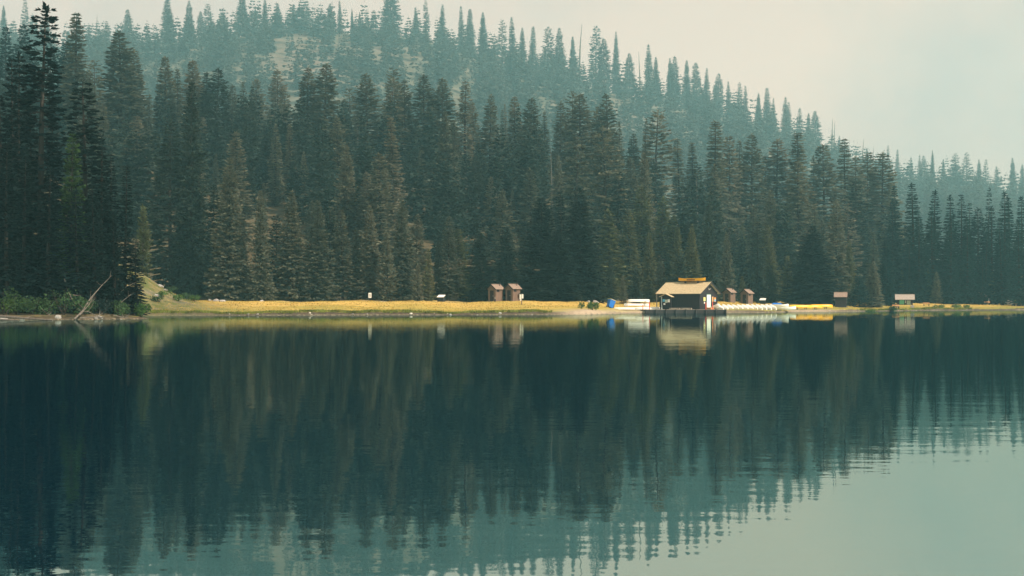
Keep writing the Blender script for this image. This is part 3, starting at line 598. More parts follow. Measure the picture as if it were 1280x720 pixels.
# boathouse
BH_Y = 256.0
bx_, by_ = X_at(860.5, BH_Y), BH_Y
BZ = 0.68
bh = empty('boathouse', (bx_, by_, BZ), rad(-38), 'dark brown boathouse with a tan roof standing on the dock', 'boathouse')
L, Wd, ze, zr = 8.3, 6.2, 3.0, 4.75
MB().prism([(-Wd / 2, -0.1), (Wd / 2, -0.1), (Wd / 2, ze), (0, zr - 0.03), (-Wd / 2, ze)], -L / 2, L / 2).build('wall', BROWN, bh)
sl = (zr - ze) / (Wd / 2)
bd = MB()
top = lambda q: ze + (Wd / 2 - abs(q)) * sl - 0.05
boarded(bd, -Wd / 2, -0.82, L / 2, 0.0, top, 12, 1, 'y'); boarded(bd, 0.82, Wd / 2, L / 2, 0.0, top, 12, 1, 'y')
boarded(bd, -0.82, 0.82, L / 2, 2.72, top, 8, 1, 'y'); boarded(bd, -Wd / 2, Wd / 2, -L / 2, 0.0, top, 30, -1, 'y')
boarded(bd, -L / 2, L / 2, -Wd / 2, 0.0, ze - 0.06, 40, -1); boarded(bd, -L / 2, L / 2, Wd / 2, 0.0, ze - 0.06, 40, 1)
bd.build('cladding', BROWN, bh)
gable_roof(bh, L, Wd, ze, zr, 0.55, 0.55, ROOF_TAN, 0.10, mtrim=BROWN)
seams = MB()
for i in range(23):
    xx = -L / 2 - 0.5 + i * (L + 1.0) / 22
    for sg in (-1, 1):
        ye = sg * (Wd / 2 + 0.53); zz = ze - 0.53 * sl
        a = Vector((xx, sg * 0.14, zr - 0.14 * sl + 0.125)); b = Vector((xx, ye, zz + 0.105))
        seams.tube([a, b], [0.018, 0.018], 4)
seams.build('roof_seams', ROOF_TAN, bh)
d = MB().box(L / 2 + 0.021, L / 2 + 0.05, -0.70, 0.70, 0.32, 2.60).build('door', DOOR_W, bh)
g_ = MB()
for k in range(1, 7): g_.box(L / 2 + 0.051, L / 2 + 0.062, -0.70 + k * 0.2 - 0.012, -0.70 + k * 0.2 + 0.012, 0.34, 2.58)
g_.build('door_batten', WHITE, d)
fr2 = MB().box(L / 2 + 0.02, L / 2 + 0.075, -0.82, -0.702, 0.3, 2.72).box(L / 2 + 0.02, L / 2 + 0.075, 0.702, 0.82, 0.3, 2.72).box(L / 2 + 0.02, L / 2 + 0.075, -0.70, 0.70, 2.602, 2.72)
fr2.build('door_frame', mat('trim_green', (0.03, 0.09, 0.07), 0.6), bh)
MB().box(L / 2 + 0.02, L / 2 + 0.9, -0.8, 0.8, 0.0, 0.30).build('door_step', TIMBER_O, bh)
MB().box(L / 2 + 0.024, L / 2 + 0.06, -1.85, -1.15, 1.45, 2.15).build('notice_board', PAPER_Y, bh)
MB().tube([(L / 2 + 0.024, -1.5, 1.15), (L / 2 + 0.06, -1.5, 1.15)], [0.17, 0.17], 12).build('round_sign', WHITE, bh)
MB().box(L / 2 + 0.024, L / 2 + 0.06, 1.15, 1.65, 1.35, 2.25).build('notice_board', TIMBER_O, bh)
pb = MB().box(L / 2 + 0.024, L / 2 + 0.06, 1.95, 2.45, 1.35, 2.10).build('poster', PAPER_O, bh)
MB().box(L / 2 + 0.062, L / 2 + 0.07, 2.0, 2.4, 1.42, 1.75).build('poster_print', PAPER_B, pb)
an = MB()                                           # pale antlers mounted under the gable peak
for sg in (-1, 1):
    an.tube([(L / 2 + 0.05, 0, 3.45), (L / 2 + 0.2, sg * 0.22, 3.55), (L / 2 + 0.25, sg * 0.48, 3.82)], [0.035, 0.03, 0.01], 6)
    an.tube([(L / 2 + 0.2, sg * 0.2, 3.54), (L / 2 + 0.28, sg * 0.16, 3.78)], [0.025, 0.008], 6)
an.build('antlers', STONE_W, bh)
for xx in (-L / 2 - 0.35, -L / 2 - 0.35):
    pass
MB().box(-L / 2 - 0.48, -L / 2 - 0.34, -Wd / 2 - 0.35, -Wd / 2 - 0.21, 0, ze - 0.2).build('porch_post', TIMBER_L, bh)
MB().box(-L / 2 - 0.48, -L / 2 - 0.34, Wd / 2 + 0.2, Wd / 2 + 0.34, 0, ze - 0.2).build('porch_post', TIMBER_L, bh)
MB().box(-L / 2 + 0.03, L / 2 - 0.03, -Wd / 2 + 0.05, Wd / 2 - 0.05, -1.2, -0.1).build('foundation', TIMBER, bh)
Rm = bh.matrix_basis
def bhp(x, y, z):
    c_, s_ = math.cos(rad(-38)), math.sin(rad(-38)); return Vector((bx_ + x * c_ - y * s_, by_ + x * s_ + y * c_, BZ + z))

# canoes
def canoe_parts(root, Lc, Wc, Hc, m, mrim, ins=None, n=18, k=8, rise=0.35):
    rows_o, rows_i = [], []
    for i in range(n + 1):
        s = -1 + 2 * i / n
        w = Wc / 2 * max(0.0, 1 - abs(s) ** 2.4) ** 0.75 + 0.012
        zt = Hc * (1 + rise * abs(s) ** 3.5); zb = 0.05 * abs(s) ** 6 * Hc * 3
        ro, ri = [], []
        for j in range(k + 1):
            u = -1 + 2 * j / k; a = u * math.pi / 2
            yy = w * math.copysign(abs(math.sin(a)) ** 0.75, u); zz = zb + (zt - zb) * (1 - abs(math.cos(a)) ** 0.8)
            ro.append((s * Lc / 2, yy, zz)); ri.append((s * (Lc / 2 - 0.03), yy * max(0.0, 1 - 0.03 / max(w, 0.03)), zz + (0.03 if abs(u) < 0.99 else 0.0)))
        rows_o.append(ro); rows_i.append(ri)
    V = [p for r_ in rows_o for p in r_]; n0 = len(V); V += [p for r_ in rows_i for p in r_]
    Fc = []
    for i in range(n):
        for j in range(k):
            a = i * (k + 1) + j; Fc.append((a, a + 1, a + k + 2, a + k + 1)); b = n0 + a; Fc.append((b, b + k + 1, b + k + 2, b + 1))
    h = MB().add(V, Fc).build('hull', m, root, smooth=True)
    for j in (0, k):
        MB().tube([rows_o[i][j] for i in range(n + 1)], [0.022] * (n + 1), 5).build('gunwale', mrim, root)
    for s in (-0.45, 0.45):
        w = Wc / 2 * (1 - abs(s) ** 2.4) ** 0.75
        MB().box(s * Lc / 2 - 0.12, s * Lc / 2 + 0.12, -w * 0.92, w * 0.92, Hc * 0.78, Hc * 0.82).build('seat', TIMBER_L, root)
    return h
def canoe(loc, rz, label, m, group, Lc=4.9, Wc=0.88, Hc=0.40, flip=False, tilt=0.0, rim=None, cat='canoe', name='canoe'):
    root = empty(name, loc, rz, label, cat, group)
    root.rotation_euler = (math.pi if flip else 0.0, tilt, rz) if not flip else (math.pi, tilt, rz)
    canoe_parts(root, Lc, Wc, Hc, m, rim or m)
    return root
# yellow canoe across the roof ridge
cz = zr + 0.62
rc = canoe(bhp(0.9, -0.25, zr + 0.28), rad(-38), 'yellow canoe with a dark lettered band mounted on the boathouse roof', HULL_Y, None, Lc=5.6, Wc=0.85, Hc=0.46)
lb = MB().box(-0.85, 0.85, -0.462, -0.452, 0.13, 0.35)
lb.build('letter_band', mat('letter_brown', (0.22, 0.10, 0.02), 0.6, 0.6, 9.0), rc)
for sx in (-1.3, 1.3): MB().box(sx - 0.06, sx + 0.06, -0.4, 0.4, -0.30, 0.03).build('cradle', TIMBER, rc)

# notice kiosk in front of the boathouse
kp = bhp(-1.9, -4.4, 0)
kk = empty('notice_kiosk', kp, rad(-30), 'small roofed notice board with posters in front of the boathouse', 'kiosk')
MB().box(-0.98, -0.84, -0.07, 0.07, -0.1, 2.25).build('post', mat('post_pale', (0.42, 0.50, 0.50), 0.7), kk)
MB().box(0.84, 0.98, -0.07, 0.07, -0.1, 2.25).build('post', BROWN, kk)
MB().box(-0.83, 0.83, -0.03, 0.03, 0.75, 2.1).build('board', BROWN, kk)
for nm_, x0, x1, z0, z1, m_ in (('poster', -0.72, -0.28, 1.35, 1.80, PAPER_B), ('poster', -0.25, 0.20, 1.15, 1.72, PAPER), ('poster', 0.25, 0.68, 1.25, 1.78, WHITE), ('poster', -0.55, -0.2, 0.78, 1.10, WHITE)):
    MB().box(x0, x1, -0.045, -0.032, z0, z1).build(nm_, m_, kk)
kr = empty('dummy', (0, 0, 0)); bpy.data.objects.remove(kr)
for sg in (-1, 1):
    MB().prism([(0, 0), (0, 0.07), (0.75, 0.07), (0.75, 0)], -0.001, 0.001) if False else None
    prof = [(0.0, 2.72), (sg * 1.25, 2.16), (sg * 1.25, 2.23), (0.0, 2.80)]
    o = MB()
    o.add([(y, -0.6, z) for y, z in prof] + [(y, 0.6, z) for y, z in prof], [(0, 1, 2, 3), (7, 6, 5, 4), (0, 4, 5, 1), (1, 5, 6, 2), (2, 6, 7, 3), (3, 7, 4, 0)])
    o.build('roof_slope', ROOF_TAN, kk)
MB().add([(-0.98, -0.05, 2.25), (0.98, -0.05, 2.25), (0, -0.05, 2.68), (-0.98, 0.05, 2.25), (0.98, 0.05, 2.25), (0, 0.05, 2.68)], [(0, 1, 2), (5, 4, 3), (0, 3, 4, 1), (1, 4, 5, 2), (2, 5, 3, 0)]).build('gable_panel', BROWN, kk)
# hanging lamp bracket on the wall, two pale blocks, red posts, a side table
for i, (a, lab) in enumerate(((-0.3, 'left pale timber block lying at the foot of the boathouse wall'), (2.1, 'right pale timber block lying at the foot of the boathouse wall'))):
    p = bhp(a, -4.2, 0.0); o = empty('timber_block', p, rad(-30), lab, 'timber', 'timber blocks by the boathouse')
    MB().box(-1.0, 1.0, -0.15, 0.15, 0.0, 0.24).build('beam', TIMBER_L, o, bevel=0.02)
    for sx in (-0.8, 0.8): MB().box(sx - 0.07, sx + 0.07, -0.152, -0.151 + 0.004, 0.05, 0.19).build('end_plate', TIMBER, o)
for px, Y, h, z0, lab in ((882.3, 248.2, 1.15, BZ, 'red post standing before the white boathouse door'), (890.6, 250.2, 1.25, BZ, 'red post right of the white boathouse door'), (803.6, 254, 0.95, None, 'short red post before the canoe rack'), (811.8, 254, 1.45, None, 'tall red post at the right end of the canoe rack')):
    p = P(px, Y); p.z = z0 if z0 else p.z
    o = empty('red_post', p, 0, lab, 'post', 'red posts around the boathouse')
    MB().tube([(0, 0, -0.1), (0, 0, h)], [0.075, 0.07], 8).build('shaft', RED, o); MB().tube([(0, 0, h), (0, 0, h + 0.05)], [0.085, 0.03], 8).build('cap', RED, o)

# dock in front of the boathouse
dk = empty('dock', (0, 0, 0), 0, 'long low timber dock carrying the boathouse', 'dock')
a = Vector((X_at(806, 247.5), 247.5, 0)); b = Vector((X_at(906, 247.0), 247.0, 0))
nd = 40
for i in range(nd):
    x0 = a.x + (b.x - a.x) * i / nd; x1 = a.x + (b.x - a.x) * (i + 1) / nd - 0.03
    MB().box(x0, x1, 246.2, 256.5, 0.54 + 0.006 * (i % 3), 0.65 + 0.006 * (i % 3)).build('plank', TIMBER_L, dk)
MB().box(a.x - 0.1, b.x + 0.1, 245.9, 246.15, 0.10, 0.63).build('fascia_beam', TIMBER, dk)
MB().box(a.x - 0.1, b.x + 0.1, 245.92, 246.12, -0.35, 0.098).build('fascia_beam', TIMBER, dk)
for i in range(9):
    xx = a.x + (b.x - a.x) * i / 8
    MB().tube([(xx, 245.75, -1.2), (xx, 245.75, 0.68)], [0.11, 0.11], 7).build('pile', TIMBER, dk)

# canoe rack left of the boathouse
p = P(797, 257); rk_ = empty('canoe_rack', p, rad(-4), 'timber rack holding pale canoes left of the boathouse', 'rack')
for xx in (-1.9, 1.5):
    for yy in (-0.55, 0.55): MB().box(xx - 0.05, xx + 0.05, yy - 0.05, yy + 0.05, -0.1, 1.85).build('post', TIMBER_L, rk_)
    for zz in (0.62, 1.28): MB().box(xx - 0.045, xx + 0.045, -0.50, 0.50, zz, zz + 0.09).build('rail', TIMBER, rk_)
def cz_(x, y, z): c_, s_ = math.cos(rad(-4)), math.sin(rad(-4)); return Vector((p.x + x * c_ - y * s_, p.y + x * s_ + y * c_, p.z + z))
canoe(cz_(0.25, 0, 1.96), rad(-4), 'upturned pale canoe on the top of the rack', HULL_W, 'pale canoes by the rack', Lc=3.9, Wc=0.95, Hc=0.48, flip=True, rim=TIMBER)
canoe(cz_(-0.2, 0, 1.22), rad(-4), 'upturned pale canoe on the lower rail of the rack', HULL_W, 'pale canoes by the rack', Lc=4.5, Wc=0.95, Hc=0.44, flip=True, rim=TIMBER)
canoe(cz_(-1.9, -1.3, 0.50), rad(-5), 'upturned pale canoe on the ground left of the rack', HULL_W, 'pale canoes by the rack', Lc=4.6, Wc=0.9, Hc=0.38, flip=True)
canoe(cz_(1.8, -1.5, 0.58), rad(2), 'upturned pale canoe on the ground before the rack', HULL_W, 'pale canoes by the rack', Lc=4.4, Wc=0.95, Hc=0.42, flip=True)
# tilted blue bin
p = P(762, 250); bb = empty('blue_bin', p, rad(25), 'bright blue tilted bin with an open yellow lid on the shore', 'bin'); bb.rotation_euler = (0.0, rad(20), rad(25)); bb.location.z += 0.12
MB().add([(-0.42, -0.42, 0), (0.42, -0.42, 0), (0.42, 0.42, 0), (-0.42, 0.42, 0), (-0.55, -0.55, 1.35), (0.55, -0.55, 1.35), (0.55, 0.55, 1.35), (-0.55, 0.55, 1.35)], [(3, 2, 1, 0), (0, 1, 5, 4), (1, 2, 6, 5), (2, 3, 7, 6), (3, 0, 4, 7), (4, 5, 6, 7)]).build('body', BLUE, bb, bevel=0.03)
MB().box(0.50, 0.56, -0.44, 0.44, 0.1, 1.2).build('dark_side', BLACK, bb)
MB().box(-0.60, 0.60, -0.60, 0.60, 1.36, 1.44).build('lid', PAPER_Y, bb, bevel=0.02)
MB().box(-0.35, 0.3, -0.66, -0.601, 1.38, 1.43).build('lid_grip', WHITE, bb)
for yy in (-0.38, 0.38): MB().tube([(-0.45, yy - 0.05, 0.06), (-0.45, yy + 0.05, 0.06)], [0.12, 0.12], 10).build('wheel', BLACK, bb)

# upturned white boats in a row beside the dock, bows towards the lake
A0 = Vector((X_at(900, 262), 262, 0)); A1 = Vector((X_at(966, 277), 277, 0))
nb_ = 12
rr = empty('boat_rail', (0, 0, 0), 0, 'long dark low rail under the row of white boats', 'rail')
d_ = (A1 - A0).normalized(); nrm = Vector((d_.y, -d_.x, 0))
for off, zr_ in ((1.5, 0.36), (-1.2, 0.78)):
    q0, q1 = A0 + nrm * off - d_ * 0.6, A1 + nrm * off + d_ * 0.6
    M = Matrix.Translation((q0 + q1) / 2 + Vector((0, 0, zr_))) @ Matrix.Rotation(math.atan2(d_.y, d_.x), 4, 'Z')
    hl = (q1 - q0).length / 2
    MB().box(-hl, hl, -0.08, 0.08, -0.09, 0.07, M).build('beam', TIMBER, rr)
    for k in range(7):
        q = q0 + (q1 - q0) * (k + 0.5) / 7
        MB().box(q.x - 0.07, q.x + 0.07, q.y - 0.06, q.y + 0.06, -0.5, zr_ - 0.09).build('leg', TIMBER, rr)
for i in range(nb_):
    q = A0 + (A1 - A0) * i / (nb_ - 1)
    canoe((q.x, q.y, 1.32), rad(-84) + R.uniform(-0.04, 0.04), f'upturned white boat, {ORD[i]} from left in the row beside the dock', HULL_W, 'upturned white boats beside the dock', Lc=4.2, Wc=1.06, Hc=0.50, flip=True, tilt=0.16 + R.uniform(-0.015, 0.015), cat='boat', name='white_boat')
# pedal boat with a dark screen left of the row
p = Vector((X_at(893.5, 254), 254, 0.0)); pb_ = empty('pedal_boat', (p.x, p.y, 0.30), rad(-80), 'white boat with a dark screen, bow up at the right end of the dock', 'boat'); pb_.rotation_euler = (0, rad(-16), rad(-70)); pb_.location.z = 0.72
canoe_parts(pb_, 3.2, 1.3, 0.42, HULL_W, HULL_W)
MB().add([(0.2, -0.5, 0.40), (0.2, 0.5, 0.40), (-0.25, 0.42, 0.80), (-0.25, -0.42, 0.80), (0.14, -0.5, 0.40), (0.14, 0.5, 0.40), (-0.31, 0.42, 0.80), (-0.31, -0.42, 0.80)], [(0, 1, 2, 3), (7, 6, 5, 4), (0, 4, 5, 1), (1, 5, 6, 2), (2, 6, 7, 3), (3, 7, 4, 0)]).build('screen', BLACK, pb_)
# bigger white boats with a blue cover
for px, Y, rz, lab, cov in ((972, 284, -8, 'white rowing boat with a blue cover right of the boat row', True), (981, 279, -6, 'low white rowing boat in front of the blue-covered one', False)):
    q = Vector((X_at(px, Y), Y, 0.0)); g0 = max(0.05, tz(q.x, q.y))
    o = empty('rowing_boat', (q.x, q.y, g0 + (0.55 if cov else 0.15)), rad(rz), lab, 'boat', 'white rowing boats')
    canoe_parts(o, 4.3, 1.5, 0.55, HULL_W, HULL_W, rise=0.25)
    if cov: MB().add([(-1.3, -0.62, 0.57), (1.0, -0.62, 0.57), (1.0, 0.62, 0.57), (-1.3, 0.62, 0.57), (-0.9, -0.3, 0.86), (0.6, -0.3, 0.86), (0.6, 0.3, 0.86), (-0.9, 0.3, 0.86)], [(3, 2, 1, 0), (0, 1, 5, 4), (1, 2, 6, 5), (2, 3, 7, 6), (3, 0, 4, 7), (4, 5, 6, 7)]).build('cover', BLUE, o, bevel=0.05)
# yellow canoes on the shore
for i, (px, Y, rz, lab) in enumerate(((1001, 289, 12, 'upturned yellow canoe at the left, touching the white boats'), (1014, 291, 10, 'upturned yellow canoe in the middle of the yellow ones'), (1027, 293, 8, 'upturned yellow canoe at the right end of the yellow ones'))):
    q = Vector((X_at(px, Y), Y, 0)); g0 = max(tz(q.x, q.y), 0.1)
    canoe((q.x, q.y, g0 + 0.95), rad(rz), lab, HULL_Y, 'yellow canoes on the shore', Lc=4.7, Wc=0.92, Hc=0.50, flip=True)
yr = empty('canoe_trestle', (0, 0, 0), 0, 'low dark trestle under the yellow canoes', 'trestle')
for px, Y in ((996, 288), (1007, 290), (1019, 291.5), (1032, 293.5)):
    q = P(px, Y); q.z = max(q.z, 0.1)
    MB().box(q.x - 0.07, q.x + 0.07, q.y - 0.9, q.y + 0.9, q.z + 0.36, q.z + 0.46).build('bar', TIMBER, yr)
    for yy in (-0.8, 0.8): MB().box(q.x - 0.06, q.x + 0.06, q.y + yy - 0.06, q.y + yy + 0.06, q.z - 0.4, q.z + 0.36).build('leg', TIMBER, yr)

# map shelter
p = P(1131, 346); ms_ = empty('map_shelter', p, rad(-14), 'roofed map shelter with a green panel on stone bases', 'shelter')
for xx in (-1.75, 1.75):
    MB().box(xx - 0.42, xx + 0.42, -0.55, 0.55, -0.3, 0.62).build('stone_base', STONE, ms_, bevel=0.06)
    for yy in (-0.3, 0.3): MB().box(xx - 0.10, xx + 0.10, yy - 0.10, yy + 0.10, 0.6, 2.45).build('post', BROWN, ms_)
MB().box(-1.62, 1.62, -0.06, 0.06, 0.72, 2.42).build('back_panel', BROWN, ms_)
MB().box(-1.25, -0.15, -0.085, -0.062, 0.85, 1.90).build('map_panel', GREEN_P, ms_)
MB().box(0.45, 1.35, -0.085, -0.062, 0.80, 1.80).build('notice_panel', PAPER, ms_)
for z0 in (1.15, 1.5): MB().box(0.05, 0.27, -0.085, -0.062, z0, z0 + 0.26).build('small_notice', WHITE, ms_)
gable_roof(ms_, 3.6, 1.6, 2.45, 3.2, 0.5, 0.55, ROOF_GREY, 0.09, mtrim=BROWN)
MB().prism([(-0.8, 2.45), (0.8, 2.45), (0, 3.19)], -1.75, 1.75).build('gable_panel', BROWN, ms_)

# benches along the meadow
for px, Y, lab in ((1079, 330, 'dark bench on the meadow between the lone outhouse and the map shelter'), (1120, 333, 'dark bench behind the shrub with bare twigs'), (1158, 366, 'dark bench just right of the map shelter'), (1234, 392, 'dark bench on the meadow before the half-hidden outhouse'), (1271, 394, 'dark bench at the right edge beside the lime bush')):
    p = P(px, Y); o = empty('bench', p, rad(R.uniform(-8, 8)), lab, 'bench', 'benches along the meadow')
    for xx in (-0.62, 0.62):
        MB().box(xx - 0.05, xx + 0.05, -0.25, 0.25, -0.1, 0.43).build('leg', TIMBER, o)
        MB().box(xx - 0.04, xx + 0.04, 0.22, 0.30, 0.0, 0.95).build('back_post', TIMBER, o)
    for k in range(3): MB().box(-0.85, 0.85, -0.27 + k * 0.17, -0.12 + k * 0.17, 0.432, 0.49).build('seat_slat', TIMBER, o)
    for k in range(2): MB().box(-0.85, 0.85, 0.17, 0.218, 0.58 + k * 0.19, 0.74 + k * 0.19).build('back_slat', TIMBER_O, o)  # orange backs over dark seats: sunlight put into the slat colour

# bear-proof bins with a pale sloping lid, signs, posts, table
for px, Y, lab in ((551.5, 262, 'dark litter bin with a pale sloping lid left of the outhouse pair'), (953.5, 320, 'dark litter bin with a pale lid right of the outhouses by the boats')):
    p = P(px, Y); o = empty('litter_bin', p, rad(-20), lab, 'bin', 'litter bins on the meadow')
    MB().add([(-0.6, -0.45, 0), (0.6, -0.45, 0), (0.6, 0.45, 0), (-0.6, 0.45, 0), (-0.6, -0.45, 0.8), (0.6, -0.45, 0.8), (0.6, 0.45, 1.15), (-0.6, 0.45, 1.15)], [(3, 2, 1, 0), (0, 1, 5, 4), (1, 2, 6, 5), (2, 3, 7, 6), (3, 0, 4, 7), (4, 5, 6, 7)]).build('body', BLACK, o, bevel=0.02)
    MB().add([(-0.66, -0.55, 0.80), (0.66, -0.55, 0.80), (0.66, 0.5, 1.2), (-0.66, 0.5, 1.2), (-0.66, -0.55, 0.88), (0.66, -0.55, 0.88), (0.66, 0.5, 1.28), (-0.66, 0.5, 1.28)], [(3, 2, 1, 0), (0, 1, 5, 4), (1, 2, 6, 5), (2, 3, 7, 6), (3, 0, 4, 7), (4, 5, 6, 7)]).build('lid', WHITE, o)
p = P(462.5, 262); o = empty('road_sign', p, 0, 'white sign on a thin post beside the road at left', 'sign')
MB().box(-0.04, 0.04, -0.03, 0.03, -0.1, 1.5).build('post', TIMBER, o); MB().box(-0.28, 0.28, -0.06, -0.032, 0.62, 1.55).build('panel', WHITE, o)
for k in range(3): MB().box(-0.2, 0.2, -0.07, -0.061, 0.8 + k * 0.22, 0.87 + k * 0.22).build('text_line', BLACK, o)
p = P(652, 244); o = empty('double_sign', p, rad(-10), 'white double sign on a brown post before the outhouses', 'sign')
MB().box(-0.07, 0.07, -0.06, 0.06, -0.1, 1.75).build('post', BROWN_L, o)
MB().box(-0.33, -0.03, -0.10, -0.07, 0.95, 1.75).build('panel', WHITE, o); MB().box(0.04, 0.33, -0.13, -0.10, 1.05, 1.80).build('panel', WHITE, o)
MB().box(-0.25, -0.03, -0.10, -0.07, 0.66, 0.92).build('small_panel', WHITE, o)
for px, Y, lab in ((489, 258, 'left one of two short dark posts by the road'), (494.5, 258, 'right one of two short dark posts by the road'), (421.5, 258, 'left stub post left of the road sign'), (426, 258, 'right stub post left of the road sign')):
    p = P(px, Y); o = empty('bollard', p, 0, lab, 'post', 'short posts by the road'); MB().tube([(0, 0, -0.1), (0, 0, 0.55)], [0.13, 0.12], 8).build('shaft', TIMBER, o); MB().tube([(0, 0, 0.55), (0, 0, 0.6)], [0.12, 0.06], 8).build('cap', TIMBER, o)
p = P(618.7, 262); o = empty('water_tap_post', p, 0, 'small dark standpipe post before the left outhouse', 'post')
MB().box(-0.16, 0.16, -0.16, 0.16, -0.1, 0.48).build('base', BROWN, o); MB().tube([(0, 0, 0.48), (0, 0, 0.85), (0, -0.12, 0.9)], [0.05, 0.05, 0.04], 7).build('pipe', STEEL, o)
p = P(1236, 394); o = empty('marker_pole', p, 0, 'thin pale pole behind the bench at far right', 'pole'); MB().tube([(0, 0, -0.1), (0, 0, 1.9)], [0.05, 0.04], 7).build('shaft', WHITE, o); MB().box(-0.09, 0.09, -0.09, 0.09, -0.1, 0.25).build('foot', TIMBER, o)
for px, Y, lab, wht in ((1188, 396, 'dark picnic table with a pale box under the small dark spruce', True), (1113, 372, 'weathered picnic table behind the map shelter', False)):
    p = P(px, Y); o = empty('picnic_table', p, rad(12), lab, 'table', 'picnic tables')
    for k in range(4): MB().box(-1.1, 1.1, -0.4 + k * 0.2, -0.22 + k * 0.2, 0.74, 0.79).build('top_plank', TIMBER_L if not wht else TIMBER, o)
    for sg in (-1, 1):
        MB().box(-1.1, 1.1, sg * 0.78 - 0.14, sg * 0.78 + 0.14, 0.42, 0.47).build('seat_plank', TIMBER, o)
        for xx in (-0.8, 0.8): MB().tube([(xx, sg * 0.7, -0.05), (xx, sg * 0.25, 0.74)], [0.05, 0.05], 5).build('leg', TIMBER, o)
    if wht:
        bxo = empty('cool_box', p + Vector((0.3, 0, 0.79)), 0.2, 'pale box standing on the dark picnic table', 'box'); MB().box(-0.55, 0.55, -0.25, 0.25, 0, 0.3).build('body', WHITE, bxo, bevel=0.02); MB().box(-0.57, 0.57, -0.27, 0.27, 0.302, 0.36).build('lid', WHITE, bxo, bevel=0.015)

# ------------------------------------------------------------------ shrubs, rocks, driftwood
def shrub(loc, rx, rz_, m, label, group=None, n=420, name='shrub', twigs=7, seed=0, leaf=0.14):
    r = np.random.RandomState(seed + 900)
    root = empty(name, loc, 0, label, 'shrub', group)
    lob = r.normal(0, 0.45, (6, 3)) * [rx, rx, 0]; lob[:, 2] = r.uniform(0.35, 0.75, 6) * rz_
    c_ = lob[r.randint(6, size=n)] + unit(r.normal(0, 1, (n, 3))) * (r.uniform(0.4, 1, n) ** 0.5)[:, None] * [rx * 0.5, rx * 0.5, rz_ * 0.4]
    c_[:, 2] = np.maximum(c_[:, 2], 0.04)
    d = unit(r.normal(0, 1, (n, 3)) + [0, 0, 0.5]); ln = r.uniform(0.7, 1.4, n) * leaf * 1.6
    V = quads_from(c_, d, ln * 0.33, ln, unit(np.cross(d, r.normal(0, 1, (n, 3)))))
    me = np_mesh('foliage', V, np.arange(len(V)).reshape(-1, 4)); me.materials.append(m)
    f = lk(bpy.data.objects.new('foliage', me)); f.parent = root
    st = MB()
    for k in range(twigs):
        a = r.uniform(0, 6.28); L_ = r.uniform(0.6, 1.15)
        st.tube([(0.1 * math.cos(a), 0.1 * math.sin(a), -0.05), (rx * 0.35 * math.cos(a), rx * 0.35 * math.sin(a), rz_ * 0.5 * L_), (rx * 0.6 * math.cos(a), rx * 0.6 * math.sin(a), rz_ * L_)], [0.03, 0.02, 0.006], 4)
    st.build('stems', BARK, root); return root
shrub(P(740.5, 226), 0.95, 1.25, LEAF, 'bright green bush on the sandy shore left of the blue bin', n=700, seed=1)
shrub(P(1114.5, 322), 1.2, 1.2, LEAF_DK, 'dark shrub with bare twigs before the map shelter', n=420, twigs=22, seed=2)
shrub(P(1088, 308), 1.3, 0.6, LEAF, 'low green shrub on the bank left of the twiggy shrub', 'low shrubs on the right bank', n=300, seed=3)
shrub(P(1174, 350), 1.3, 0.8, LEAF, 'low green shrub on the bank right of the map shelter', 'low shrubs on the right bank', n=320, seed=4)
shrub(P(1195, 358), 2.0, 0.8, LEAF, 'wide low green shrub on the bank below the small dark spruce', 'low shrubs on the right bank', n=420, seed=5)
shrub(P(1207, 360), 1.0, 0.8, LEAF, 'small green shrub on the bank just left of the open grass', 'low shrubs on the right bank', n=300, seed=6)
shrub(P(1272, 400), 1.5, 1.7, LEAF_LIME, 'lime yellow bush behind the bench at the right edge', n=420, seed=7)
shrub(P(1274, 404), 1.2, 4.0, LEAF_LIME, 'taller lime sapling behind the lime bush', n=160, seed=17)
for i, (px, Y, rx, hh, m, lab) in enumerate(((6, 148, 2.2, 2.6, LEAF_DK, 'leafy bush at the left edge on the headland shore'), (22, 149, 1.5, 1.6, LEAF, 'bright green low bush behind the fallen logs'), (40, 149, 1.6, 1.9, LEAF_DK, 'dark bush behind the tips of the fallen logs'), (58, 149.5, 1.6, 1.6, LEAF_DK, 'dark bush left of the leaning log'), (80, 150, 2.2, 2.4, LEAF_DK, 'rounded green bush just left of the leaning log'), (105, 151, 1.5, 1.6, LEAF_DK, 'dark bush right of the leaning log'), (128, 152.5, 1.4, 1.5, F_DARK, 'dark bush among the bare branches'), (152, 154, 1.3, 1.4, LEAF_DK, 'dark bush near the headland tip'), (176, 157.5, 0.9, 1.3, LEAF, 'green bush at the very tip of the headland'))):
    shrub(P(px, Y), rx, hh, m, lab, 'bushes on the headland shore', n=520, seed=20 + i, leaf=0.13)
for i, (px, py) in enumerate(((203, 372), (212, 366), (222, 376), (232, 374), (243, 377), (198, 378))):
    shrub(hit(px, py, 165, 300), 1.1, 0.9, LEAF_DK if i % 2 else LEAF, f'low scrub bush, {ORD[i]} placed on the grassy knoll right of the headland', 'scrub on the grassy knoll', n=240, seed=50 + i)

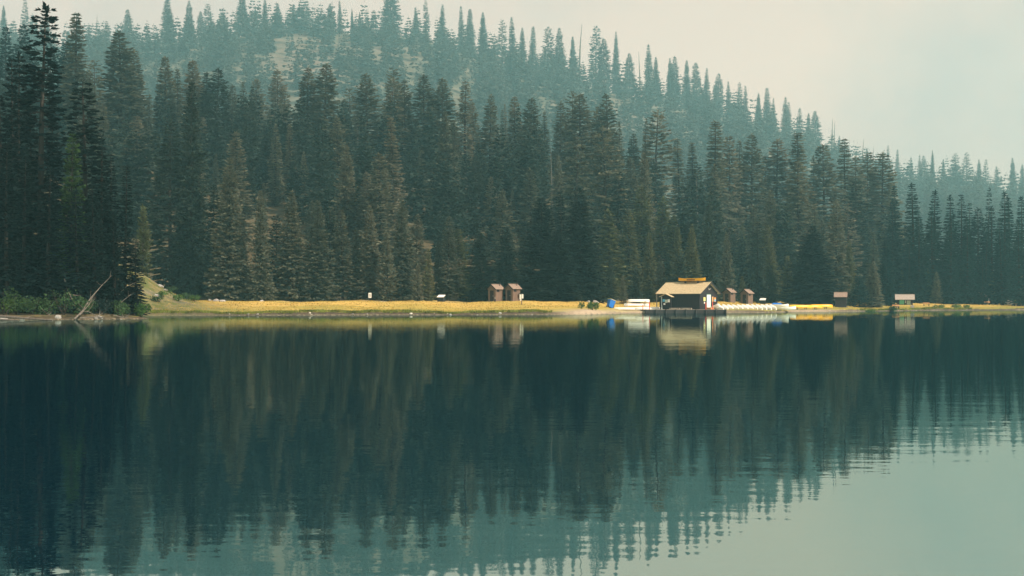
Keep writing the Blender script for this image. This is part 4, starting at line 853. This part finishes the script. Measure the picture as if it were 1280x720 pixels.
def rock_mesh(seed, n=26):
    import bmesh
    r = random.Random(seed); bm = bmesh.new(); bmesh.ops.create_icosphere(bm, subdivisions=2, radius=1.0)
    for v in bm.verts:
        c_ = v.co; k = 1 + 0.22 * math.sin(c_.x * 2.7 + seed) * math.cos(c_.y * 3.1 + seed * 2) + r.uniform(-0.07, 0.07); v.co = Vector((c_.x * k, c_.y * k * 0.85, c_.z * k * 0.62))
    me = bpy.data.meshes.new('rock'); bm.to_mesh(me); bm.free(); me.materials.append(STONE); return me
RK = [rock_mesh(i) for i in range(6)]
def rock(p, s, label, m=None, group='rocks along the shore'):
    o = lk(bpy.data.objects.new('rock', R.choice(RK))); o.location = p; o.scale = (s, s * R.uniform(0.7, 1.1), s * R.uniform(0.7, 1.1)); o.rotation_euler = (R.uniform(-0.2, 0.2), R.uniform(-0.2, 0.2), R.uniform(0, 6.28))
    if m: o.material_slots[0].link = 'OBJECT'; o.material_slots[0].material = m
    return tag(o, label, 'rock', group)
def shore_point(px, off=0.2):
    Y = np.arange(140, 440, 0.1); tt = shore_t(X_at(px, Y), Y); i = int(np.argmax(tt > off)); return Vector((X_at(px, Y[i]), Y[i], float(terrain(np.array([X_at(px, Y[i])]), np.array([Y[i]]))[0])))
for i in range(26):
    px = R.choice([R.uniform(190, 735), R.uniform(190, 735), R.uniform(985, 1275)]); q = shore_point(px, R.uniform(-0.35, 0.5))
    s = R.uniform(0.10, 0.26); q.z += s * 0.05
    rock(q, s, 'small stone at the water line of the ' + ('left meadow shore' if px < 740 else 'right meadow shore'), STONE_W if R.random() < 0.25 else None)
for i in range(10):
    q = shore_point(R.uniform(2, 183), R.uniform(-0.2, 0.6)); s = R.uniform(0.12, 0.35); rock(q, s, 'small stone at the foot of the dark headland', None, 'stones at the headland')
for i, (px, py, s) in enumerate(sorted(((200, 358, 0.6), (206, 363, 0.45), (196, 370, 0.5), (227, 370, 0.4), (262, 376, 0.6), (270, 376.5, 0.8), (278, 377, 0.6)))):
    rock(hit(px, py, 165, 330), s, f'grey boulder, {ORD[i]} from left on the knoll right of the headland', None, 'boulders on the knoll')
for i, (px, Y, s) in enumerate(((327, 262, 0.5), (707, 268, 0.5), (735, 271, 0.5), (745, 272, 0.7), (752, 274, 0.6), (1180, 398, 0.8), (1214, 399, 1.0), (1243, 400, 1.2), (1262, 402, 2.4))):
    rock(P(px, Y), s, f'boulder, {ORD[i]} from left along the back of the meadow', None, 'boulders at the back of the meadow')

def log(pts, r0, r1, label, branches=0, seed=0, group='driftwood at the headland', m=None):
    r = random.Random(seed); pts = [Vector(p) for p in pts]
    root = empty('driftwood_log', pts[0], 0, label, 'log', group); P0 = pts[0]; n = len(pts)
    MB().tube([p - P0 for p in pts], [0.72 * (r0 + (r1 - r0) * i / (n - 1)) for i in range(n)], 7).build('trunk', m or DRIFT, root)
    for k in range(branches):
        u = r.uniform(0.35, 0.95) * (n - 1); i = min(int(u), n - 2); b = pts[i].lerp(pts[i + 1], u - i) - P0
        d = Vector((r.uniform(-1, 1), r.uniform(-0.6, 0.6), r.uniform(-0.2, 0.9))).normalized() * r.uniform(0.5, 1.4)
        MB().tube([b, b + d * 0.6, b + d + Vector((0, 0, 0.12))], [r1 * 0.8 + 0.015, r1 * 0.5 + 0.01, 0.006], 4).build('branch', m or DRIFT, root)
def at(px, py, Y): return Vector((X_at(px, Y), Y, H0 + (HY - py) / F * Y))
log([at(-6, 395, 146), at(20, 397, 144.5), at(45, 399, 143), at(66, 400.2, 142)], 0.22, 0.09, 'long pale fallen log lying in the water at far left', 3, 1)
log([at(-8, 399.5, 144), at(12, 400, 143), at(22, 400.5, 142.6)], 0.16, 0.10, 'short pale log under the long fallen log', 1, 2)
log([at(93, 399, 148), at(103, 389, 149), at(113, 373, 150), at(127, 357, 151), at(140, 344, 152)], 0.15, 0.012, 'pale leaning dead trunk rising from the water on the headland', 7, 3)
log([at(100, 394, 148.6), at(112, 380, 149.5), at(116, 371, 150)], 0.08, 0.02, 'thin stick beside the leaning dead trunk', 2, 4)
log([at(126, 397.5, 149), at(115, 392, 149.5), at(104, 386, 150)], 0.09, 0.03, 'short fallen branch right of the leaning trunk', 4, 5)
log([at(100, 397.5, 148.4), at(118, 396, 148.6), at(130, 397, 149)], 0.10, 0.05, 'pale branch lying on the shore by the leaning trunk', 3, 6)
log([at(147, 391, 155), at(152, 378, 155.5), at(147, 370, 156), at(158, 358, 156), at(170, 353, 156.5)], 0.07, 0.015, 'thin arching bare branch near the headland tip', 6, 7)
log([at(150, 379, 155), at(160, 371, 155.5), at(164, 367, 156)], 0.05, 0.015, 'small bare twig branch near the headland tip', 3, 8)
log([at(142, 394, 152), at(152, 396.5, 152), at(163, 398, 152.5)], 0.09, 0.05, 'pale log at the water line near the headland tip', 2, 9)
log([at(80, 347, 153), at(84, 362, 152), at(90, 374, 151.5), at(94, 380, 151)], 0.035, 0.05, 'thin pale broken stem hanging left of the leaning trunk', 3, 10)
log([at(48, 397, 148), at(58, 395, 148.5), at(68, 393.5, 149)], 0.08, 0.04, 'short branch on the shore behind the long log', 2, 11)

# grass: bank overhang and meadow tussocks, uncountable
def grass(name, n, fn, h, m, label):
    xs, ys = fn(n); zs = terrain(xs, ys); k = len(xs)
    a = NR.uniform(0, 6.28, k); hh = NR.uniform(0.5, 1.3, k) * h; w = NR.uniform(0.03, 0.07, k) * 1.6
    ln = NR.normal(0, 0.28, (k, 2)) * hh[:, None]
    b = np.stack([xs, ys, zs - 0.03], 1); sd = np.stack([np.cos(a) * w, np.sin(a) * w, 0 * w], 1); tp = b + np.stack([ln[:, 0], ln[:, 1], hh], 1)
    V = np.stack([b - sd, b + sd, tp], 1).reshape(-1, 3)
    me = np_mesh(name, V, None, np.arange(len(V)).reshape(-1, 3)); me.materials.append(m); tag(lk(bpy.data.objects.new(name, me)), label, 'grass', kind='stuff')
def bank_pts(n):
    px = np.concatenate([NR.uniform(186, 690, int(n * 0.75)), NR.uniform(1075, 1215, int(n * 0.25))]); 
    t_ = NR.uniform(0.35, 2.6, len(px)); sp = np.array([np.interp(q, BPX, BPY) for q in px]) + t_ / 0.9
    x = X_at(px, sp); ok = NR.rand(len(px)) < np.clip(0.45 + 0.45 * wob(px, t_, 17.0, 1) + 0.35 * wob(px, t_ * 2, 6.3, 4) + 0.25 * wob(px, t_, 2.1, 9), 0.04, 1); return x[ok], sp[ok]
BPX = np.arange(180, 1310, 1.0); BPY = []
Yg = np.arange(190, 440, 0.15)
for q in BPX: BPY.append(Yg[int(np.argmax((shore_t(X_at(q, Yg), Yg) > 0)))])
BPY = np.array(BPY)
def mead_pts(n):
    px = NR.uniform(186, 1300, n); t_ = 2.0 + 56 * NR.rand(n) ** 1.3; Y = np.interp(px, BPX, BPY) + t_ / 0.9; x = X_at(px, Y)
    ok = ~((px > 690) & (px < 1045) & (t_ < 16)); ok &= wob(x, Y, 2.5, 6) > -0.4; return x[ok], Y[ok]
grass('bank_grass', 30000, bank_pts, 0.26, GRASS_G, 'green grass overhanging the lake bank')
grass('meadow_grass', 30000, mead_pts, 0.15, GRASS, 'dry golden grass of the lakeside meadow')


# ------------------------------------------------------------------ smoke haze
hz = bpy.data.materials.new('smoke_haze'); hz.use_nodes = True; t = hz.node_tree; t.nodes.clear()
o_ = t.nodes.new('ShaderNodeOutputMaterial'); pv = t.nodes.new('ShaderNodeVolumePrincipled')
pv.inputs['Color'].default_value = (0.40, 0.87, 1.0, 1); pv.inputs['Absorption Color'].default_value = (1, 1, 1, 1)
pv.inputs['Density'].default_value = 0.00022; pv.inputs['Anisotropy'].default_value = 0.25
pv.inputs['Density Attribute'].default_value = ''; pv.inputs['Temperature Attribute'].default_value = ''; pv.inputs['Color Attribute'].default_value = ''
t.links.new(pv.outputs[0], o_.inputs['Volume'])
mb = MB().box(-2150, 2150, -650, 2950, -9, 500); hzo = mb.build('haze', hz); tag(hzo, 'thin blue wildfire smoke filling the valley', 'haze', kind='stuff')
